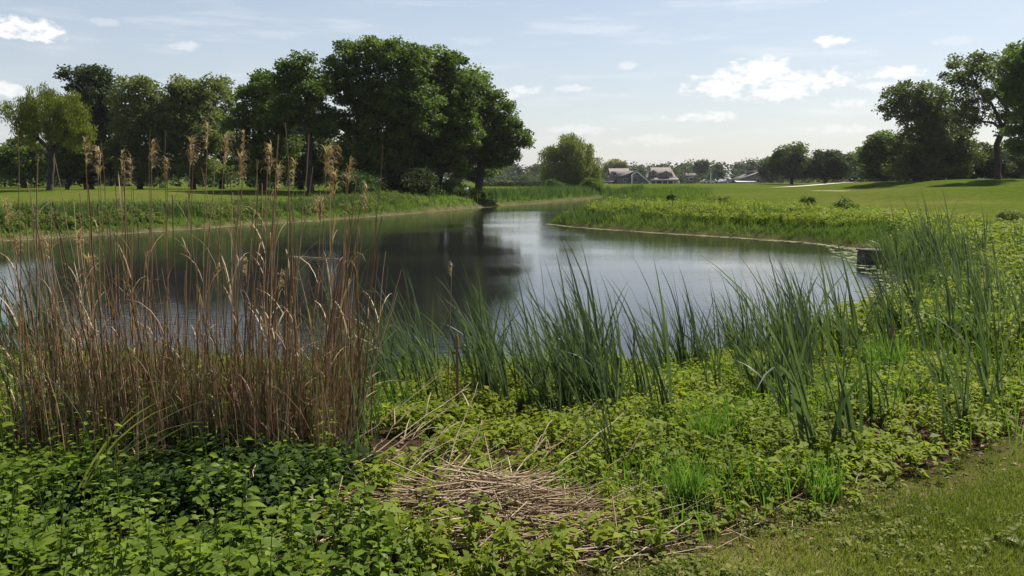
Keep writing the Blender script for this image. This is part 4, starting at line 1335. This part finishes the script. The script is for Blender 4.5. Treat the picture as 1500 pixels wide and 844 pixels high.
# hipped ends
for xa, xb in ((956, 951), (986, 991)):
    V = np.array([[cx_(xa), .4, cz_(259)], [cx_(xa), 11.6, cz_(259)], [cx_(xa), 6, cz_(245.8)], [cx_(xb), .4, cz_(260)], [cx_(xb), 11.6, cz_(260)]])
    r_.append((V, np.array([[0, 3, 2], [3, 4, 2], [4, 1, 2]]), .5, 0))
rf = link('roof', mesh('roof', r_, [M['shingle']]), club)
for xa, xb, py in ((953, 961, 251), (968, 982, 252.5)):
    d = addp([], prism([(cx_(xa), cz_(py + 5.5)), (cx_(xb), cz_(py + 5.5)), (cx_(xb), cz_(py + 2.2)), (cx_((xa + xb) / 2), cz_(py - 1.2)), (cx_(xa), cz_(py + 2.2))], -.2, 4))
    link('dormer', mesh('dormer', d, [M['brown_siding']]), club)
    g = addp([], slab(cx_(xa - .8), cz_(py + 2.8), cx_((xa + xb) / 2), cz_(py - 1.4), -.6, 4.2, .2)); g = addp(g, slab(cx_((xa + xb) / 2), cz_(py - 1.4), cx_(xb + .8), cz_(py + 2.8), -.6, 4.2, .2))
    link('gable_roof', mesh('gable_roof', g, [M['shingle_dark']]), club)
    rect_window(club, cx_((xa + xb) / 2), cz_(py + 3.6), 1.4, 1.0, -.22)
pr = addp([], xslab(-3.6, cz_(265), .9, cz_(260.5), cx_(951.5), cx_(992.5), .22))
link('porch_roof', mesh('porch_roof', pr, [M['shingle']]), club)
for px in (952, 959, 968, 976, 984, 992):
    link('post', mesh('post', [(*box(cx_(px), -3.2, cz_(265.3) / 2 - .1, .28, .28, cz_(265.3) + .2), 0)], [M['white']]), club)
link('back_wall', mesh('back_wall', [(*box(cx_(976), .72, cz_(266) / 2, cx_(990) - cx_(961), .5, cz_(266)), 0)], [M['dark']]), club)
link('railing', mesh('railing', [(*box(cx_(960), -3.2, cz_(269.6), cx_(968) - cx_(952) - .4, .1, .12), 0)], [M['white']]), club)

# low building with the long sloping roof
Yl = 285; s4 = Yl / FPX
l0 = at_depth(1100, Yl)
lx = lambda px: (px - 1100) * s4
lz = lambda py: float(vp(1100, py, Yl)[2]) - l0[2]
low = empty('low_building', l0, 'low brown building with a long sloping roof right of the parked cars', 'building')
w_ = addp([], prism([(lx(1083), -.3), (lx(1123), -.3), (lx(1123), lz(258)), (lx(1113), lz(254)), (lx(1083), lz(264))], 0, 10))
link('wall', mesh('wall', w_, [M['brown_siding']]), low)
r_ = addp([], slab(lx(1079), lz(264.6), lx(1114), lz(252.6), -.6, 10.6)); r_ = addp(r_, slab(lx(1114), lz(252.6), lx(1125), lz(258.5), -.6, 10.6))
rf = link('roof', mesh('roof', r_, [M['shingle']]), low)
link('clerestory', mesh('clerestory', [(*box(lx(1106), 5, lz(252.5), lx(1113) - lx(1099), 4, 1.3), 0)], [M['brown_siding']]), rf)
link('awning', mesh('awning', addp([], xslab(-3.4, lz(267), -.05, lz(265.2), lx(1076), lx(1104), .12)), [M['white']]), low)
rect_window(low, lx(1110.5), lz(264.5), 1.1, 1.0, -.02); rect_window(low, lx(1093), lz(266.8), 2.6, .5, -.02)

# small house far behind the cars
Ys = 345
sm0 = at_depth(1010, Ys); s5 = Ys / FPX
sx_ = lambda px: (px - 1010) * s5
sz_ = lambda py: float(vp(1010, py, Ys)[2]) - sm0[2]
small = empty('small_house', sm0, 'small mauve house with white windows right of the clubhouse', 'building')
link('wall', mesh('wall', [(*box(sx_(1012), 4, sz_(258.5) / 2, sx_(1020) - sx_(1004), 7, sz_(258.5)), 0)], [M['mauve_siding']]), small)
link('roof', mesh('roof', addp(addp([], xslab(0, sz_(259), 4, sz_(254.5), sx_(1003), sx_(1021))), xslab(4, sz_(254.5), 8, sz_(259), sx_(1003), sx_(1021))), [M['shingle_dark']]), small)
rect_window(small, sx_(1013), sz_(262.5), 1.6, 1.2, .48, .2); rect_window(small, sx_(1007), sz_(262.5), 1.2, 1.2, .48, .2)


# ------------------------------------------------------------------ cars
def car_meshes(cm):
    prof = [(-2.1, .35), (2.1, .35), (2.15, .75), (1.35, .88), (-1.9, .95), (-2.15, .8)]
    cab = [(-1.5, .93), (.95, .88), (.35, 1.42), (-.95, 1.45)]
    body = addp([], prism(prof, -.85, .85)); body = addp(body, prism([(x * .9, z) for x, z in cab], -.70, .70))
    glass = addp([], prism([(-1.25, .98), (.72, .96), (.28, 1.34), (-.82, 1.36)], -.715, .715))
    th = np.linspace(0, 2 * np.pi, 14, endpoint=False)
    wh = addp([], prism([(.33 * math.cos(a), .33 * math.sin(a)) for a in th], -.1, .1))
    return mesh('body', body, [cm]), mesh('windows', glass, [M['glass']]), mesh('wheel', wh, [M['rubber']])


for px, Y, rz, c, lab in [
    (1035, 300, .3, (.62, .58, .40), 'cream car parked left of the flagpole'), (1044, 296, 2.8, (.70, .70, .72), 'silver-white car parked right beside the flagpole'),
    (1057, 300, 1.2, (.72, .72, .72), 'white car parked midway between flagpole and low building'), (1066, 292, 0.4, (.74, .74, .74), 'brighter white car nearer the low building'),
    (1049, 310, .1, (.05, .06, .10), 'dark blue car parked behind the silver-white one'), (1074, 305, 1.4, (.20, .20, .21), 'grey car parked next to the low building awning')]:
    p = at_depth(px, Y)
    b_, g_, w_ = car_meshes(paint('car_paint', c))
    root = empty('parked_car', p, lab, 'car', 'cars parked by the clubhouse', rz)
    link('body', b_, root); link('windows', g_, root)
    for x in (-1.3, 1.3):
        for y in (-.8, .8): link('wheel', w_, root, (x, y, .33))

fp = at_depth(1041, 298)
root = empty('flagpole', fp, 'thin white flagpole standing among the parked cars', 'flagpole')
top = float(vp(1041, 250.5, 298)[2]) - fp[2]
link('pole', mesh('pole', [(*path_tube(np.array([[0, 0, z] for z in np.linspace(-.1, top, 5)]), np.linspace(.11, .07, 5), 8), 0)], [M['white']], True), root)
link('base', mesh('base', [(*box(0, 0, .1, .6, .6, .3), 0)], [M['concrete']]), root)

# little white sign on a thin post under the oaks
sp = at_depth(683, 71)
root = empty('marker_sign', sp, 'tiny white marker board on a thin post below the oaks', 'sign')
zt = float(vp(683, 277, 71)[2]) - sp[2]
link('post', mesh('post', [(*path_tube(np.array([[0, 0, z] for z in np.linspace(-.1, zt, 4)]), .03, 6), 0)], [M['dark']]), root)
link('board', mesh('board', [(*box(0, -.06, zt, .36, .05, .22), 0)], [M['white']]), root)

# ------------------------------------------------------------------ light
SUN_EL, SUN_AZ = R(52), R(46)          # azimuth to the right of straight ahead
sl = bpy.data.lights.new('sun', 'SUN')
sl.energy = 5.0; sl.angle = R(.53); sl.color = (1, .955, .88)
so = bpy.data.objects.new('sun', sl); COL.objects.link(so)
so.rotation_euler = (math.pi / 2 - SUN_EL, 0, -SUN_AZ + math.pi)
# the lamp shines along its -Z: turn it so that -Z points away from the sun's place
from mathutils import Vector
sd = Vector((math.sin(SUN_AZ) * math.cos(SUN_EL), math.cos(SUN_AZ) * math.cos(SUN_EL), math.sin(SUN_EL)))
so.rotation_mode = 'QUATERNION'
so.rotation_quaternion = (-sd).to_track_quat('-Z', 'Y')

w = bpy.data.worlds.new("World"); sc.world = w; w.use_nodes = True
nt = w.node_tree; nt.nodes.clear(); ln = nt.links.new
out = N_(nt, 'ShaderNodeOutputWorld'); bg = N_(nt, 'ShaderNodeBackground')
bg.inputs['Strength'].default_value = .067
sky = N_(nt, 'ShaderNodeTexSky', sky_type='NISHITA')
sky.sun_disc = False; sky.sun_elevation = SUN_EL; sky.sun_rotation = SUN_AZ
sky.air_density = 1.0; sky.dust_density = 1.0; sky.ozone_density = 1.0; sky.altitude = 10
tc = N_(nt, 'ShaderNodeTexCoord'); sp_ = N_(nt, 'ShaderNodeSeparateXYZ'); ln(tc.outputs['Generated'], sp_.inputs[0])


def math_(op, a, b=None):
    n = N_(nt, 'ShaderNodeMath', operation=op)
    for i, v in enumerate((a, b)):
        if v is None: continue
        if isinstance(v, (int, float)): n.inputs[i].default_value = v
        else: ln(v, n.inputs[i])
    return n.outputs[0]


az_ = math_('ARCTAN2', sp_.outputs['X'], sp_.outputs['Y']); el_ = math_('ARCSINE', sp_.outputs['Z'])
cv = N_(nt, 'ShaderNodeCombineXYZ'); ln(az_, cv.inputs[0]); ln(math_('MULTIPLY', el_, 1.8), cv.inputs[1])
nz = N_(nt, 'ShaderNodeTexNoise'); nz.inputs['Scale'].default_value = 20; nz.inputs['Detail'].default_value = 8; nz.inputs['Roughness'].default_value = .6
ln(cv.outputs[0], nz.inputs['Vector'])
nz3 = N_(nt, 'ShaderNodeTexNoise'); nz3.inputs['Scale'].default_value = 75; nz3.inputs['Detail'].default_value = 7; nz3.inputs['Roughness'].default_value = .6
ln(cv.outputs[0], nz3.inputs['Vector'])
nz2 = N_(nt, 'ShaderNodeTexNoise'); nz2.inputs['Scale'].default_value = 9; nz2.inputs['Detail'].default_value = 6
ln(cv.outputs[0], nz2.inputs['Vector'])
CLOUDS = [(1110, 110, 62, 26, 1.0), (1170, 122, 85, 20, 1.0), (1060, 126, 60, 18, .95), (1130, 135, 70, 16, .9), (1222, 60, 30, 9, .9), (1310, 106, 40, 9, .75), (1280, 127, 30, 9, .6), (1255, 152, 38, 7, .5), (40, 43, 56, 15, 1.0),
          (270, 68, 28, 7, .4), (1025, 172, 55, 9, .6), (770, 132, 30, 7, .55), (742, 140, 22, 7, .5), (835, 130, 34, 6, .4), (850, 190, 50, 8, .35), (4, 132, 34, 10, .7), (1230, 190, 48, 8, .4), (918, 96, 14, 6, .4),
          (150, 32, 20, 6, .25), (1400, 60, 30, 6, .2), (960, 205, 60, 10, .3), (700, 60, 40, 7, .12), (-250, 90, 90, 20, .9), (1750, 90, 90, 24, .9), (1650, 160, 80, 14, .7), (-120, 170, 80, 12, .6)]
tot = None
for (px, py, a, b, o) in CLOUDS:
    r = ray(px, py); r = r / np.linalg.norm(r)
    u0, v0 = math.atan2(r[0], r[1]), math.asin(r[2])
    q1 = math_('POWER', math_('ABSOLUTE', math_('DIVIDE', math_('SUBTRACT', az_, u0), a / FPX)), 2.0)
    q2 = math_('POWER', math_('ABSOLUTE', math_('DIVIDE', math_('SUBTRACT', el_, v0), b / FPX)), 2.0)
    m = math_('SUBTRACT', 1.0, math_('ADD', q1, q2))
    m = math_('ADD', m, math_('ADD', math_('MULTIPLY', math_('SUBTRACT', nz.outputs['Fac'], .5), 3.0), math_('MULTIPLY', math_('SUBTRACT', nz3.outputs['Fac'], .5), 3.6)))
    mr = N_(nt, 'ShaderNodeMapRange', interpolation_type='SMOOTHSTEP'); ln(m, mr.inputs['Value'])
    mr.inputs['From Min'].default_value = -.1; mr.inputs['From Max'].default_value = 1.1; mr.inputs['To Max'].default_value = o
    # nothing far from its own patch
    lim = N_(nt, 'ShaderNodeMapRange'); ln(math_('ADD', q1, q2), lim.inputs['Value'])
    lim.inputs['From Min'].default_value = 1.2; lim.inputs['From Max'].default_value = 2.6; lim.inputs['To Min'].default_value = 1; lim.inputs['To Max'].default_value = 0
    m = math_('MULTIPLY', mr.outputs[0], lim.outputs[0])
    tot = m if tot is None else math_('MAXIMUM', tot, m)
wv = N_(nt, 'ShaderNodeMapping'); wv.inputs['Scale'].default_value = (1, 4.5, 1); wv.inputs['Rotation'].default_value = (0, 0, R(8)); ln(cv.outputs[0], wv.inputs[0])
nz4 = N_(nt, 'ShaderNodeTexNoise'); nz4.inputs['Scale'].default_value = 5; nz4.inputs['Detail'].default_value = 9; nz4.inputs['Roughness'].default_value = .62; ln(wv.outputs[0], nz4.inputs['Vector'])
wm_ = N_(nt, 'ShaderNodeMapRange', interpolation_type='SMOOTHSTEP'); ln(nz4.outputs['Fac'], wm_.inputs['Value'])
wm_.inputs['From Min'].default_value = .48; wm_.inputs['From Max'].default_value = .78; wm_.inputs['To Max'].default_value = .4
tot = math_('MAXIMUM', tot, wm_.outputs[0])
# thin veil low over the horizon
veil = N_(nt, 'ShaderNodeMapRange'); ln(el_, veil.inputs['Value'])
veil.inputs['From Min'].default_value = .45; veil.inputs['From Max'].default_value = 0.0; veil.inputs['To Min'].default_value = 0.0; veil.inputs['To Max'].default_value = .55
veilm = math_('MULTIPLY', veil.outputs[0], math_('ADD', .6, math_('MULTIPLY', nz2.outputs['Fac'], .8)))
mx0 = N_(nt, 'ShaderNodeMix', data_type='RGBA'); ln(veilm, mx0.inputs['Factor']); ln(sky.outputs[0], mx0.inputs['A']); mx0.inputs['B'].default_value = (6.9, 7.1, 7.7, 1)
mx1 = N_(nt, 'ShaderNodeMix', data_type='RGBA'); ln(tot, mx1.inputs['Factor']); ln(mx0.outputs['Result'], mx1.inputs['A']); mx1.inputs['B'].default_value = (9.5, 9.4, 9.3, 1)
ln(mx1.outputs['Result'], bg.inputs['Color']); ln(bg.outputs[0], out.inputs[0])

# ------------------------------------------------------------------ air
hm, hnt, hout = newmat('haze')
pv = N_(hnt, 'ShaderNodeVolumePrincipled')
pv.inputs['Color'].default_value = (.95, .965, 1, 1); pv.inputs['Density'].default_value = .00011; pv.inputs['Anisotropy'].default_value = .2
hnt.links.new(pv.outputs[0], hout.inputs['Volume'])
tag(link('haze', mesh('haze', [(*box(0, 0, 12, 9600, 9600, 29), 0)], [hm])), kind='stuff')

# ------------------------------------------------------------------ render settings
sc.render.engine = 'CYCLES'
sc.cycles.max_bounces = 6; sc.cycles.diffuse_bounces = 3; sc.cycles.glossy_bounces = 3; sc.cycles.transmission_bounces = 4
sc.cycles.use_denoising = True
sc.view_settings.view_transform = 'Standard'; sc.view_settings.look = 'None'
sc.view_settings.exposure = 0.78; sc.view_settings.gamma = 1.0; sc.view_settings.use_curve_mapping = False
